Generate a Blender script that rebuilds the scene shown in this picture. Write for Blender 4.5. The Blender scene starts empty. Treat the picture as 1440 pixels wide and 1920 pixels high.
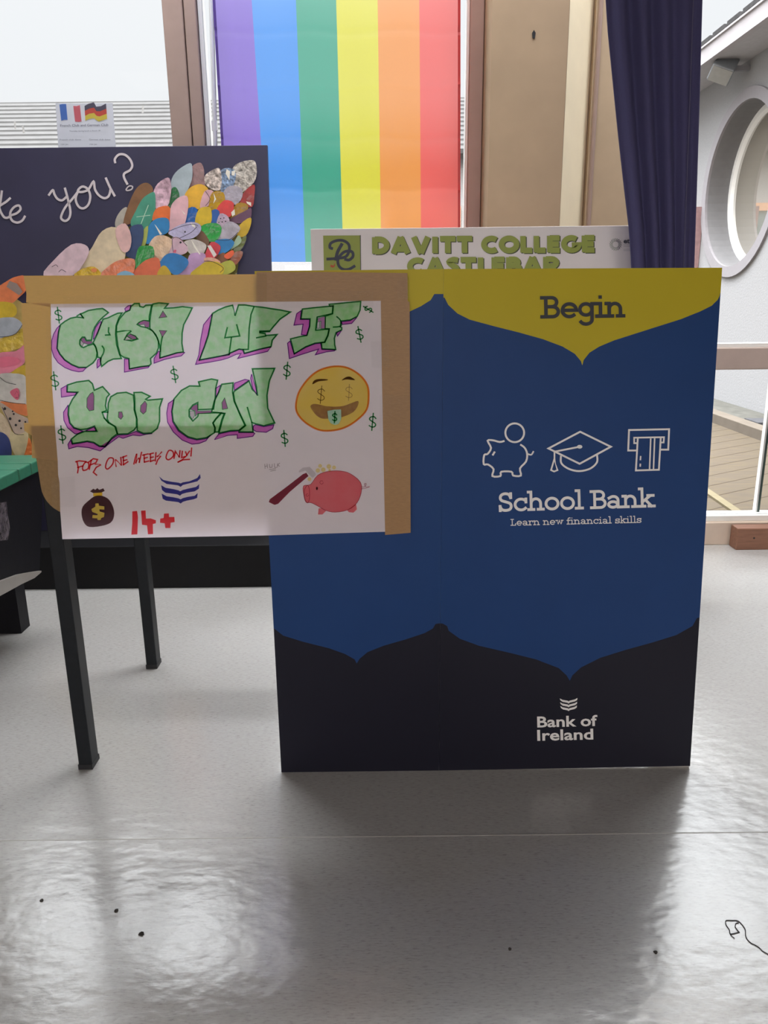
import bpy, math, random
from mathutils import Vector, Matrix, geometry
random.seed(7)
SC = bpy.context.scene
COL = SC.collection
R = math.radians

# ---------------------------------------------------------------- camera
# World: X to the right, Y away from the camera towards the window wall, Z up, floor at z = 0.
F_PX = 1440.0
DOWN = Vector((58, 5170, F_PX)).normalized()
XC = Vector((5170, -58, 0)).normalized()
YC = (-DOWN).cross(XC)
EYE = Vector((0, 0, 1.0))
cam_data = bpy.data.cameras.new('camera')
cam_data.sensor_fit = 'VERTICAL'; cam_data.sensor_height = 36.0; cam_data.lens = 36.0 * F_PX / 1920
cam_data.clip_start = 0.05; cam_data.clip_end = 200
cam = bpy.data.objects.new('camera', cam_data); COL.objects.link(cam)
cam.matrix_world = Matrix(((XC.x, -XC.y, -XC.z, EYE.x), (YC.x, -YC.y, -YC.z, EYE.y), (-DOWN.x, DOWN.y, DOWN.z, EYE.z), (0, 0, 0, 1)))
SC.camera = cam

# ---------------------------------------------------------------- sky: bright overcast, brighter overhead
BACK_SKY = 3.0
world = bpy.data.worlds.new('overcast_sky'); SC.world = world; world.use_nodes = True
wn = world.node_tree; wn.nodes.clear()
w_out = wn.nodes.new('ShaderNodeOutputWorld'); w_bg = wn.nodes.new('ShaderNodeBackground')
w_tc = wn.nodes.new('ShaderNodeTexCoord'); w_sep = wn.nodes.new('ShaderNodeSeparateXYZ'); w_ramp = wn.nodes.new('ShaderNodeValToRGB')
wn.links.new(w_tc.outputs['Generated'], w_sep.inputs[0]); wn.links.new(w_sep.outputs['Z'], w_ramp.inputs[0])
e = w_ramp.color_ramp.elements
e[0].position = 0.0; e[0].color = (0.0314, 0.0324, 0.0334, 1)
e[1].position = 1.0; e[1].color = (1.0, 1.0, 1.0, 1)
for p_, v_ in ((0.05, .0331), (0.33, .0356), (0.46, .11), (0.64, .26), (0.74, .28), (0.86, 1.0)):
    a = e.new(p_); a.color = (v_ * .955, v_ * .985, v_ * 1.01, 1)
wn.links.new(w_ramp.outputs[0], w_bg.inputs[0]); w_bg.inputs['Strength'].default_value = 27.0
# brighter, warmer sky added behind the camera to light the fronts of the boards
w_b2 = wn.nodes.new('ShaderNodeBackground'); w_b2.inputs['Color'].default_value = (1.0, .90, .84, 1)
w_my = wn.nodes.new('ShaderNodeMapRange'); w_my.inputs[1].default_value = -.25; w_my.inputs[2].default_value = -.75
w_mz = wn.nodes.new('ShaderNodeMapRange'); w_mz.inputs[1].default_value = -.01; w_mz.inputs[2].default_value = .03
w_m1 = wn.nodes.new('ShaderNodeMath'); w_m1.operation = 'MULTIPLY'; w_m2 = wn.nodes.new('ShaderNodeMath'); w_m2.operation = 'MULTIPLY'; w_m2.inputs[1].default_value = BACK_SKY
wn.links.new(w_sep.outputs['Y'], w_my.inputs[0]); wn.links.new(w_sep.outputs['Z'], w_mz.inputs[0])
wn.links.new(w_my.outputs[0], w_m1.inputs[0]); wn.links.new(w_mz.outputs[0], w_m1.inputs[1]); wn.links.new(w_m1.outputs[0], w_m2.inputs[0]); wn.links.new(w_m2.outputs[0], w_b2.inputs['Strength'])
w_add = wn.nodes.new('ShaderNodeAddShader'); wn.links.new(w_bg.outputs[0], w_add.inputs[0]); wn.links.new(w_b2.outputs[0], w_add.inputs[1])
wn.links.new(w_add.outputs[0], w_out.inputs[0])

SC.view_settings.view_transform = 'Standard'; SC.view_settings.look = 'None'
SC.view_settings.gamma = 1.0; SC.view_settings.use_curve_mapping = False
SC.view_settings.exposure = 0.0
SC.cycles.max_bounces = 10; SC.cycles.diffuse_bounces = 5; SC.cycles.glossy_bounces = 4
SC.cycles.transmission_bounces = 8; SC.cycles.transparent_max_bounces = 24
SC.cycles.caustics_reflective = False; SC.cycles.sample_clamp_indirect = 6.0
SC.cycles.use_denoising = True
FILL_STRENGTH = 0.5

# ---------------------------------------------------------------- measuring the photograph
def ray(x, y):
    c = (x - 720.0, y - 960.0, F_PX)
    return Vector((XC.dot(c), YC.dot(c), -DOWN.dot(c)))
def U(x, y, Y):                       # the point seen at (x, y) on the upright plane at distance Y
    r = ray(x, y); return EYE + r * (Y / r.y)
def UZ(x, y, z=0.0):                  # ... on the level plane at height z
    r = ray(x, y); return EYE + r * ((z - EYE.z) / r.z)
def UX(x, y, X):                      # ... on the side plane at X
    r = ray(x, y); return EYE + r * (X / r.x)
class Plane:                          # upright sheet, possibly leaning: Y = y0 + k * z
    def __init__(s, y0, k=0.0): s.y0, s.k = y0, k
    def at(s, x, y, off=0.0):
        r = ray(x, y); return EYE + r * ((s.y0 - off + s.k) / (r.y - s.k * r.z))

# ---------------------------------------------------------------- materials
def lin(c):
    return tuple((v / 255 / 12.92) if v / 255 <= .04045 else ((v / 255 + .055) / 1.055) ** 2.4 for v in c)
MATS = {}
def nodes(name):
    m = bpy.data.materials.new(name); m.use_nodes = True; nt = m.node_tree
    b = nt.nodes.get('Principled BSDF'); return m, nt, b
def coords(nt, scale=(1, 1, 1), rot=(0, 0, 0)):
    tc = nt.nodes.new('ShaderNodeTexCoord'); mp = nt.nodes.new('ShaderNodeMapping')
    mp.inputs['Scale'].default_value = scale; mp.inputs['Rotation'].default_value = rot
    nt.links.new(tc.outputs['Object'], mp.inputs[0]); return mp.outputs[0]
def noise(nt, vec, scale, detail=3, rough=.55):
    n = nt.nodes.new('ShaderNodeTexNoise'); n.inputs['Scale'].default_value = scale
    n.inputs['Detail'].default_value = detail; n.inputs['Roughness'].default_value = rough
    nt.links.new(vec, n.inputs['Vector']); return n.outputs['Fac']
def ramp(nt, fac, stops):
    r = nt.nodes.new('ShaderNodeValToRGB'); el = r.color_ramp.elements
    while len(el) < len(stops): el.new(.5)
    for q, (p, c) in zip(el, stops): q.position = p; q.color = tuple(c) + (1,)
    nt.links.new(fac, r.inputs[0]); return r.outputs[0]
def bump(nt, b, h, strength, dist=.01):
    n = nt.nodes.new('ShaderNodeBump'); n.inputs['Strength'].default_value = strength; n.inputs['Distance'].default_value = dist
    nt.links.new(h, n.inputs['Height']); nt.links.new(n.outputs[0], b.inputs['Normal'])
def mottle(c, k): return tuple(max(0, min(1, v * k)) for v in c)
def mat(name, c, rough=.6, var=.06, scale=30, spec=.5, metal=0, bumps=0, stretch=(1, 1, 1)):
    if name in MATS: return MATS[name]
    m, nt, b = nodes(name)
    v = coords(nt, stretch); f = noise(nt, v, scale)
    col = ramp(nt, f, [(.3, mottle(c, 1 - var)), (.7, mottle(c, 1 + var))])
    nt.links.new(col, b.inputs['Base Color']); b.inputs['Roughness'].default_value = rough
    b.inputs['Specular IOR Level'].default_value = spec; b.inputs['Metallic'].default_value = metal
    if bumps: bump(nt, b, f, bumps)
    MATS[name] = m; return m
def sheet_mat(name, c, trans=.4, var=.05, scale=40, stretch=(1, 1, 1), holes=0.0, gloss=.06, tc=None):
    """thin paper or cloth: reflects diffusely and lets light from behind glow through"""
    if name in MATS: return MATS[name]
    m, nt, b = nodes(name); nt.nodes.remove(b)
    v = coords(nt, stretch); f = noise(nt, v, scale)
    col = ramp(nt, f, [(.3, mottle(c, 1 - var)), (.7, mottle(c, 1 + var))])
    d = nt.nodes.new('ShaderNodeBsdfDiffuse'); t = nt.nodes.new('ShaderNodeBsdfTranslucent')
    nt.links.new(col, d.inputs[0])
    if tc is None: nt.links.new(col, t.inputs[0])
    else: t.inputs[0].default_value = tuple(tc) + (1,)
    mx = nt.nodes.new('ShaderNodeMixShader'); mx.inputs[0].default_value = trans
    nt.links.new(d.outputs[0], mx.inputs[1]); nt.links.new(t.outputs[0], mx.inputs[2]); last = mx
    if gloss:
        g = nt.nodes.new('ShaderNodeBsdfGlossy'); g.inputs['Roughness'].default_value = .45
        m2 = nt.nodes.new('ShaderNodeMixShader'); m2.inputs[0].default_value = gloss
        nt.links.new(last.outputs[0], m2.inputs[1]); nt.links.new(g.outputs[0], m2.inputs[2]); last = m2
    if holes:
        g = nt.nodes.new('ShaderNodeBsdfRefraction'); g.inputs['IOR'].default_value = 1.12; g.inputs['Roughness'].default_value = .5   # open weave blurs what is behind
        m2 = nt.nodes.new('ShaderNodeMixShader'); m2.inputs[0].default_value = holes
        nt.links.new(last.outputs[0], m2.inputs[1]); nt.links.new(g.outputs[0], m2.inputs[2]); last = m2
    nt.links.new(last.outputs[0], nt.nodes['Material Output'].inputs[0]); MATS[name] = m; return m
def ink(name, c, var=.0, scale=60, stretch=(1, 1, 1)):
    """marker ink on paper: a coloured filter, so light from either side of the sheet is tinted"""
    if name in MATS: return MATS[name]
    m, nt, b = nodes(name); nt.nodes.remove(b)
    t = nt.nodes.new('ShaderNodeBsdfTransparent')
    if var:
        f = noise(nt, coords(nt, stretch), scale, 4)
        c2 = tuple(min(1, v + (1 - v) * var) for v in c)
        nt.links.new(ramp(nt, f, [(.36, c), (.64, c2)]), t.inputs[0])
    else: t.inputs[0].default_value = tuple(c) + (1,)
    nt.links.new(t.outputs[0], nt.nodes['Material Output'].inputs[0]); MATS[name] = m; return m
def glass_mat(name, tint=(1, 1, 1), refl=.045):
    if name in MATS: return MATS[name]
    m, nt, b = nodes(name); nt.nodes.remove(b)
    t = nt.nodes.new('ShaderNodeBsdfTransparent'); t.inputs[0].default_value = tint + (1,)
    g = nt.nodes.new('ShaderNodeBsdfGlossy'); g.inputs['Roughness'].default_value = 0.0
    lw = nt.nodes.new('ShaderNodeFresnel'); lw.inputs[0].default_value = 1.22 if refl < .1 else 1.9
    mx = nt.nodes.new('ShaderNodeMixShader')
    nt.links.new(lw.outputs[0], mx.inputs[0]); nt.links.new(t.outputs[0], mx.inputs[1]); nt.links.new(g.outputs[0], mx.inputs[2])
    nt.links.new(mx.outputs[0], nt.nodes['Material Output'].inputs[0]); MATS[name] = m; return m

# ---------------------------------------------------------------- objects
LOC = {}
def thing(name, label, cat, loc=(0, 0, 0), group=None):
    o = bpy.data.objects.new(name, None); COL.objects.link(o); o.location = loc; o.empty_display_size = .1
    o['label'] = label; o['category'] = cat
    if group: o['group'] = group
    LOC[o] = Vector(loc); return o
def tag(o, label, cat, group=None):
    o['label'] = label; o['category'] = cat
    if group: o['group'] = group
    return o
class MB:
    def __init__(s): s.v, s.f, s.m, s.n = [], [], [], 0
    def lift(s, n):                  # successive marks lie a hair in front of one another
        s.n += 1; d = Vector((0, -.00006 * (s.n % 9), 0))
        for i in range(n, len(s.v)): s.v[i] = s.v[i] + d
    def face(s, pts, mi=0):
        n = len(s.v); s.v += [Vector(p) for p in pts]; s.f.append(tuple(range(n, n + len(pts)))); s.m.append(mi)
    def hexa(s, p, mi=0):             # eight corners: bottom ring 0-3, top ring 4-7
        n = len(s.v); s.v += [Vector(q) for q in p]
        for f in ((3, 2, 1, 0), (4, 5, 6, 7), (0, 1, 5, 4), (1, 2, 6, 5), (2, 3, 7, 6), (3, 0, 4, 7)):
            s.f.append(tuple(n + i for i in f)); s.m.append(mi)
    def box(s, a, b, mi=0):
        x0, y0, z0 = a; x1, y1, z1 = b
        s.hexa(((x0, y0, z0), (x1, y0, z0), (x1, y1, z0), (x0, y1, z0), (x0, y0, z1), (x1, y0, z1), (x1, y1, z1), (x0, y1, z1)), mi)
    def prism(s, front, back, mi=0):  # two matching outlines
        n = len(s.v); k = len(front); s.v += [Vector(p) for p in front] + [Vector(p) for p in back]
        tri = geometry.tessellate_polygon([[Vector(p) for p in front]])
        for t in tri:
            s.f.append(tuple(n + i for i in t)); s.m.append(mi)
            s.f.append(tuple(n + k + i for i in reversed(t))); s.m.append(mi)
        for i in range(k):
            j = (i + 1) % k; s.f.append((n + i, n + k + i, n + k + j, n + j)); s.m.append(mi)
    def poly(s, pts, mi=0):
        n = len(s.v); s.v += [Vector(p) for p in pts]
        for t in geometry.tessellate_polygon([[Vector(p) for p in pts]]):
            s.f.append(tuple(n + i for i in t)); s.m.append(mi)
    def tube(s, pts, r, seg=8, mi=0):
        pts = [Vector(p) for p in pts]; n = len(s.v)
        for i, p in enumerate(pts):
            t = (pts[min(i + 1, len(pts) - 1)] - pts[max(i - 1, 0)]).normalized()
            u = t.cross(Vector((0, 0, 1)) if abs(t.z) < .9 else Vector((1, 0, 0))).normalized(); w = t.cross(u)
            for k in range(seg):
                q = 2 * math.pi * k / seg; s.v.append(p + (u * math.cos(q) + w * math.sin(q)) * r)
        for i in range(len(pts) - 1):
            for k in range(seg):
                a, b = n + i * seg + k, n + i * seg + (k + 1) % seg
                s.f.append((a, b, b + seg, a + seg)); s.m.append(mi)
        s.f.append(tuple(n + k for k in reversed(range(seg)))); s.m.append(mi)
        s.f.append(tuple(n + (len(pts) - 1) * seg + k for k in range(seg))); s.m.append(mi)
    def build(s, name, mats, parent=None, bevel=0, smooth=False, label=None, kind=None):
        me = bpy.data.meshes.new(name)
        if parent is None:
            lo = [min(p[i] for p in s.v) for i in range(3)]; hi = [max(p[i] for p in s.v) for i in range(3)]
            org = Vector(((lo[0] + hi[0]) / 2, (lo[1] + hi[1]) / 2, lo[2]))
        else: org = LOC.get(parent, Vector())
        me.from_pydata([p - org for p in s.v], [], s.f)
        for m in (mats if isinstance(mats, (list, tuple)) else [mats]): me.materials.append(m)
        me.polygons.foreach_set('material_index', s.m)
        if smooth: me.polygons.foreach_set('use_smooth', [True] * len(s.f))
        me.update()
        o = bpy.data.objects.new(name, me); COL.objects.link(o)
        if parent is None: o.location = org
        else: o.parent = parent
        LOC[o] = org
        if bevel:
            b = o.modifiers.new('bevel', 'BEVEL'); b.width = bevel; b.segments = 2; b.limit_method = 'ANGLE'
        if label: o['label'] = label
        if kind: o['kind'] = kind
        return o
def struct(name, mb, m, parent=None, bevel=0):
    o = mb.build(name, m, parent, bevel)
    if parent is None: o['kind'] = 'structure'
    return o

# ---------------------------------------------------------------- drawing helpers (in the frame of the photograph, laid on a sheet)
def curve(pts, closed=False, n=5):
    out = []; k = len(pts)
    for i in range(k if closed else k - 1):
        if closed: p0, p1, p2, p3 = (pts[(i + j - 1) % k] for j in range(4))
        else: p0, p1, p2, p3 = pts[max(i - 1, 0)], pts[i], pts[i + 1], pts[min(i + 2, k - 1)]
        for q in range(n):
            t = q / n; t2, t3 = t * t, t * t * t
            out.append(tuple(.5 * (2 * p1[c] + (p2[c] - p0[c]) * t + (2 * p0[c] - 5 * p1[c] + 4 * p2[c] - p3[c]) * t2 + (3 * p1[c] - p0[c] - 3 * p2[c] + p3[c]) * t3) for c in (0, 1)))
    if not closed: out.append(tuple(pts[-1]))
    return out
def arc(cx, cy, rx, ry, a0, a1, n=14):
    return [(cx + rx * math.cos(R(a0 + (a1 - a0) * i / n)), cy + ry * math.sin(R(a0 + (a1 - a0) * i / n))) for i in range(n + 1)]
def dedupe(pts):
    o = [pts[0]]
    for p in pts[1:]:
        if math.hypot(p[0] - o[-1][0], p[1] - o[-1][1]) > 1e-4: o.append(p)
    return o
def ribbon(mb, pts, w, put, closed=False, cap=True, mi=0):
    pts = dedupe(list(pts))
    if closed and math.hypot(pts[0][0] - pts[-1][0], pts[0][1] - pts[-1][1]) < 1e-4: pts = pts[:-1]
    k = len(pts)
    if k < 2: return
    L, Rr = [], []
    for i in range(k):
        p = pts[i]; a_ = pts[i - 1] if (closed or i) else None; b_ = pts[(i + 1) % k] if (closed or i < k - 1) else None
        def un(u, v):
            d = math.hypot(v[0] - u[0], v[1] - u[1]) or 1; return ((v[0] - u[0]) / d, (v[1] - u[1]) / d)
        if a_ is None: t0 = t1 = un(p, b_)
        elif b_ is None: t0 = t1 = un(a_, p)
        else: t0, t1 = un(a_, p), un(p, b_)
        n0, n1 = (-t0[1], t0[0]), (-t1[1], t1[0])
        m = (n0[0] + n1[0], n0[1] + n1[1]); q = 1 + n0[0] * n1[0] + n0[1] * n1[1]
        if q < .25: m = n1; q = 1
        s = w / 2 / q; ex = (0, 0)
        if cap and (a_ is None or b_ is None):
            sg = -1 if a_ is None else 1; ex = (t0[0] * w * .4 * sg, t0[1] * w * .4 * sg)
        L.append((p[0] + m[0] * s + ex[0], p[1] + m[1] * s + ex[1])); Rr.append((p[0] - m[0] * s + ex[0], p[1] - m[1] * s + ex[1]))
    n = len(mb.v)
    for l_, r_ in zip(L, Rr): mb.v += [put(*l_), put(*r_)]
    for i in range(k if closed else k - 1):
        j = (i + 1) % k; mb.f.append((n + 2 * i, n + 2 * j, n + 2 * j + 1, n + 2 * i + 1)); mb.m.append(mi)
    mb.lift(n)
def flat(mb, pts, put, mi=0):         # filled outline, triangulated in the picture frame
    n = len(mb.v); mb.v += [put(*p) for p in pts]
    for t in geometry.tessellate_polygon([[Vector((p[0], p[1], 0)) for p in pts]]):
        mb.f.append(tuple(n + i for i in t)); mb.m.append(mi)
    mb.lift(n)
def view(x0, y0, s): return lambda pts: [(x0 + p[0] / s, y0 + p[1] / s) for p in pts]
def put_on(sheet, off): return lambda x, y: sheet.at(x, y, off)

# ---------------------------------------------------------------- lettering
# slab-serif letters as centre lines: x-height 1, capitals 1.42
def _n(x=0): return [[(x + .22, .1), (x + .22, .55)] + arc(x + .55, .55, .33, .35, 180, 0) + [(x + .88, .1)], [(x + .02, .1), (x + .42, .1)], [(x + .68, .1), (x + 1.08, .1)]]
_s = [(.78, .70), (.68, .86), (.45, .91), (.22, .85), (.14, .71), (.22, .58), (.47, .51), (.73, .43), (.81, .29), (.72, .14), (.46, .09), (.22, .14), (.12, .29)]
SLAB = {
 'o': (1.08, [arc(.52, .5, .42, .41, 0, 360, 28)[:-1] + ['c']]),
 'c': (1.0, [arc(.52, .5, .42, .41, 42, 318, 24), [(.86, .93), (.86, .66)]]),
 'e': (1.04, [[(.1, .5), (.92, .5)] + arc(.52, .5, .41, .41, 0, 312, 24)]),
 'a': (1.08, [[(.13, .78)] + arc(.45, .63, .32, .28, 130, 0, 10) + [(.77, .1), (1.0, .1)], arc(.42, .3, .31, .21, 20, 340, 22)]),
 'n': (1.16, [[(.02, .9), (.22, .9), (.22, .55)]] + _n()),
 'h': (1.16, [[(.02, 1.42), (.22, 1.42), (.22, .55)]] + _n()),
 'l': (.56, [[(.04, 1.42), (.26, 1.42), (.26, .1)], [(.02, .1), (.5, .1)]]),
 'k': (1.1, [[(.02, 1.42), (.22, 1.42), (.22, .1)], [(.02, .1), (.42, .1)], [(.22, .42), (.78, .88)], [(.45, .58), (.86, .1)], [(.6, .9), (1.02, .9)], [(.66, .1), (1.08, .1)]]),
 'i': (.56, [[(.04, .9), (.26, .9), (.26, .1)], [(.02, .1), (.5, .1)], [(.25, 1.3), (.25, 1.34)]]),
 'g': (1.06, [arc(.46, .54, .36, .36, 0, 360, 24)[:-1] + ['c'], [(1.02, .9), (.82, .9), (.82, -.1)] + arc(.46, -.1, .36, .3, 0, -150, 14)]),
 'r': (.84, [[(.02, .9), (.22, .9), (.22, .1)], [(.02, .1), (.46, .1)], [(.22, .5)] + arc(.56, .56, .33, .34, 180, 70, 8) + [(.78, .86), (.78, .66)]]),
 'w': (1.42, [[(.2, .9), (.44, .1), (.7, .86), (.96, .1), (1.2, .9)], [(.02, .9), (.38, .9)], [(1.02, .9), (1.38, .9)]]),
 's': (.92, [curve(_s, n=3), [(.80, .93), (.80, .68)], [(.11, .08), (.11, .32)]]),
 'S': (1.08, [curve([(x * 1.12, .1 + (y - .1) * 1.54) for x, y in _s], n=3), [(.89, 1.36), (.89, 1.02)], [(.13, .06), (.13, .42)]]),
 'B': (1.14, [[(.02, 1.32), (.6, 1.32)] + arc(.62, 1.03, .3, .29, 90, -90, 10) + [(.28, .74)], [(.5, .74), (.66, .74)] + arc(.68, .42, .33, .32, 90, -90, 10) + [(.02, .1)], [(.28, 1.32), (.28, .1)]]),
 'L': (1.02, [[(.3, 1.32), (.3, .1)], [(.04, 1.32), (.56, 1.32)], [(.04, .1), (.9, .1), (.9, .44)]]),
 'f': (.66, [[(.26, .1), (.26, 1.1)] + arc(.52, 1.1, .26, .28, 180, 60, 8), [(.04, .86), (.6, .86)], [(.04, .1), (.52, .1)]]),
 ' ': (.5, []),
}
# heavy display capitals, cap height 1
W_ = .3
BLOCK = {
 'D': (.86, [[(.15, 0), (.15, 1)], [(.15, .87), (.34, .87)] + arc(.34, .5, .36, .37, 90, -90, 14) + [(.15, .13)]]),
 'A': (.96, [[(.14, 0), (.48, 1)], [(.48, 1), (.82, 0)], [(.26, .27), (.7, .27)]]),
 'V': (.94, [[(.14, 1), (.47, 0)], [(.47, 0), (.8, 1)]]),
 'I': (.42, [[(.19, 0), (.19, 1)]]),
 'T': (.78, [[(0, .87), (.72, .87)], [(.36, 1), (.36, 0)]]),
 'C': (.84, [arc(.5, .5, .36, .37, 50, 310, 20)]),
 'O': (1.02, [arc(.5, .5, .36, .37, 0, 360, 26)[:-1] + ['c']]),
 'L': (.64, [[(.15, 1), (.15, 0)], [(.15, .13), (.58, .13)]]),
 'E': (.68, [[(.15, 0), (.15, 1)], [(.15, .87), (.62, .87)], [(.15, .5), (.58, .5)], [(.15, .13), (.62, .13)]]),
 'G': (.98, [arc(.5, .5, .36, .37, 50, 350, 22) + [(.52, .43)]]),
 'S': (.7, [curve([(.58, .84), (.36, .88), (.17, .75), (.3, .56), (.46, .44), (.52, .26), (.34, .12), (.08, .17)], n=4)]),
 'B': (.76, [[(.15, 0), (.15, 1)], [(.15, .87), (.36, .87)] + arc(.38, .69, .18, .18, 90, -90, 8) + [(.15, .51)], [(.36, .51)] + arc(.42, .32, .2, .19, 90, -90, 8) + [(.15, .13)]]),
 'R': (.8, [[(.15, 0), (.15, 1)], [(.15, .87), (.4, .87)] + arc(.42, .66, .21, .21, 90, -90, 8) + [(.15, .45)], [(.38, .45), (.62, 0)]]),
 ' ': (.55, []),
}
def write(mb, text, font, p0, p1, h, w, put, cap=True, track=0.0, shift=(0, 0), mi=0):
    """letters along the line p0 -> p1 (picture frame), h = unit height, w = stroke in units"""
    adv = sum(font[c][0] + track for c in text) - track; L = math.hypot(p1[0] - p0[0], p1[1] - p0[1])
    ux, uy = (p1[0] - p0[0]) / L, (p1[1] - p0[1]) / L; sx = L / adv; x = 0
    for c in text:
        a_, strokes = font[c]
        for st in strokes:
            closed = st[-1] == 'c'; st = st[:-1] if closed else st
            q = [(p0[0] + shift[0] + ux * sx * (x + u) + uy * h * v, p0[1] + shift[1] + uy * sx * (x + u) - ux * h * v) for u, v in st]
            ribbon(mb, q, w * (h + sx) / 2, put, closed, cap, mi)
        x += a_ + track
def type_text(mb, text, p0, p1, h, put, bold=0.0, mi=0):
    """sans-serif text set with Blender's built-in face, fitted between p0 and p1, h = height of a capital"""
    cu = bpy.data.curves.new('text', 'FONT'); cu.body = text; cu.offset = bold; cu.resolution_u = 3; cu.fill_mode = 'FRONT'
    ob = bpy.data.objects.new('text', cu); COL.objects.link(ob)
    me = ob.evaluated_get(bpy.context.evaluated_depsgraph_get()).to_mesh()
    vs = [(v.co.x, v.co.y) for v in me.vertices]; fs = [tuple(p.vertices) for p in me.polygons]
    x0 = min(v[0] for v in vs); x1 = max(v[0] for v in vs)
    L = math.hypot(p1[0] - p0[0], p1[1] - p0[1]); ux, uy = (p1[0] - p0[0]) / L, (p1[1] - p0[1]) / L
    n = len(mb.v); k = h / .69
    mb.v += [put(p0[0] + ux * L * (x - x0) / (x1 - x0) + uy * k * y, p0[1] + uy * L * (x - x0) / (x1 - x0) - ux * k * y) for x, y in vs]
    for f_ in fs: mb.f.append(tuple(n + i for i in f_)); mb.m.append(mi)
    ob.evaluated_get(bpy.context.evaluated_depsgraph_get()).to_mesh_clear()
    bpy.data.objects.remove(ob); bpy.data.curves.remove(cu)
# ================================================================ materials in use
M_frame = mat('painted_frame', (.36, .255, .22), .5, .05, 12)
M_upvc = mat('white_upvc', (.82, .82, .80), .35, .03, 10)
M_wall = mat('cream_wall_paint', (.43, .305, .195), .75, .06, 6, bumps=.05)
M_reveal = mat('cream_reveal_lit', (.88, .76, .55), .75, .05, 6)  # wall cream made lighter, as if lit by the right window
M_room = mat('hall_wall_paint', (.36, .31, .27), .8, .05, 4)
M_ceil = mat('ceiling_tile', (.50, .48, .46), .9, .05, 20)
M_black = mat('black_paint', (.012, .012, .015), .55, .2, 40)
M_glass = glass_mat('window_glass')

# floor: grey sheet vinyl, fine grain running across, slightly wavy so reflections streak
def floor_material():
    m, nt, b = nodes('grey_sheet_vinyl')
    v = coords(nt, (9, 42, 1)); f1 = noise(nt, v, 9, 5, .65)
    v2 = coords(nt, (1, 1, 1)); f2 = noise(nt, v2, 1.6, 3)
    c1 = ramp(nt, f1, [(.30, (.31, .302, .294)), (.44, (.45, .442, .43)), (.70, (.51, .504, .497))])
    mx = nt.nodes.new('ShaderNodeMix'); mx.data_type = 'RGBA'; mx.blend_type = 'MULTIPLY'; mx.inputs[0].default_value = .5
    c2 = ramp(nt, f2, [(.35, (.86, .85, .84)), (.65, (1, 1, 1))])
    nt.links.new(c1, mx.inputs[6]); nt.links.new(c2, mx.inputs[7]); nt.links.new(mx.outputs[2], b.inputs['Base Color'])
    rr = nt.nodes.new('ShaderNodeMapRange'); rr.inputs[3].default_value = .15; rr.inputs[4].default_value = .24
    nt.links.new(f2, rr.inputs[0]); nt.links.new(rr.outputs[0], b.inputs['Roughness'])
    b.inputs['Specular IOR Level'].default_value = 1.0; b.inputs['IOR'].default_value = 1.6
    v3 = coords(nt, (1, 1.5, 1)); f3 = noise(nt, v3, 26, 2, .5)
    vo = nt.nodes.new('ShaderNodeTexVoronoi'); vo.feature = 'SMOOTH_F1'; vo.inputs['Scale'].default_value = 20; nt.links.new(v3, vo.inputs['Vector'])
    ad = nt.nodes.new('ShaderNodeMath'); ad.operation = 'MULTIPLY_ADD'; ad.inputs[1].default_value = .35
    nt.links.new(vo.outputs['Distance'], ad.inputs[0]); nt.links.new(f3, ad.inputs[2])
    ad2 = nt.nodes.new('ShaderNodeMath'); ad2.operation = 'MULTIPLY_ADD'; ad2.inputs[1].default_value = .10
    nt.links.new(f1, ad2.inputs[0]); nt.links.new(ad.outputs[0], ad2.inputs[2])
    bump(nt, b, ad2.outputs[0], .22, .004)
    return m
M_floor = floor_material()

# ================================================================ the hall
WY = 3.05                                     # inner face of the window frames
m = MB(); m.box((-4.2, -5.2, -.12), (4.2, 3.22, 0)); struct('floor', m, M_floor)
RX0, RX1, RY0, RY1 = -1.6, 2.0, 2.46, 2.99        # long rooflight over the window side of the hall
m = MB()
m.box((-4.2, -5.2, 2.9), (4.2, RY0, 3.05)); m.box((-4.2, RY1, 2.9), (4.2, 3.22, 3.05)); m.box((-4.2, RY0, 2.9), (RX0, RY1, 3.05)); m.box((RX1, RY0, 2.9), (4.2, RY1, 3.05))
struct('ceiling', m, M_ceil)
f = MB()
for x in (RX0, -.4, .8, RX1 - .05): f.box((x, RY0, 3.051), (x + .05, RY1, 3.11))
rl = struct('window_4', f, M_upvc)
g = MB(); g.box((RX0, RY0, 3.112), (RX1, RY1, 3.118)); g.build('pane', M_glass, rl)
m = MB(); m.box((-4.2, -5.2, 0), (-4.05, 3.22, 2.9)); struct('wall_left', m, M_room)
m = MB(); m.box((4.05, -5.2, 0), (4.2, 3.22, 2.9)); struct('wall_right', m, M_room)
m = MB()                                      # far side of the hall, with its own row of windows
m.box((-4.05, -5.2, 0), (4.05, -5.05, .5)); m.box((-4.05, -5.2, 2.7), (4.05, -5.05, 2.9))
for x0, x1 in ((-4.05, -3.7), (-.15, .15), (3.7, 4.05)): m.box((x0, -5.2, .5), (x1, -5.05, 2.7))
struct('wall_back', m, M_room)
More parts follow.
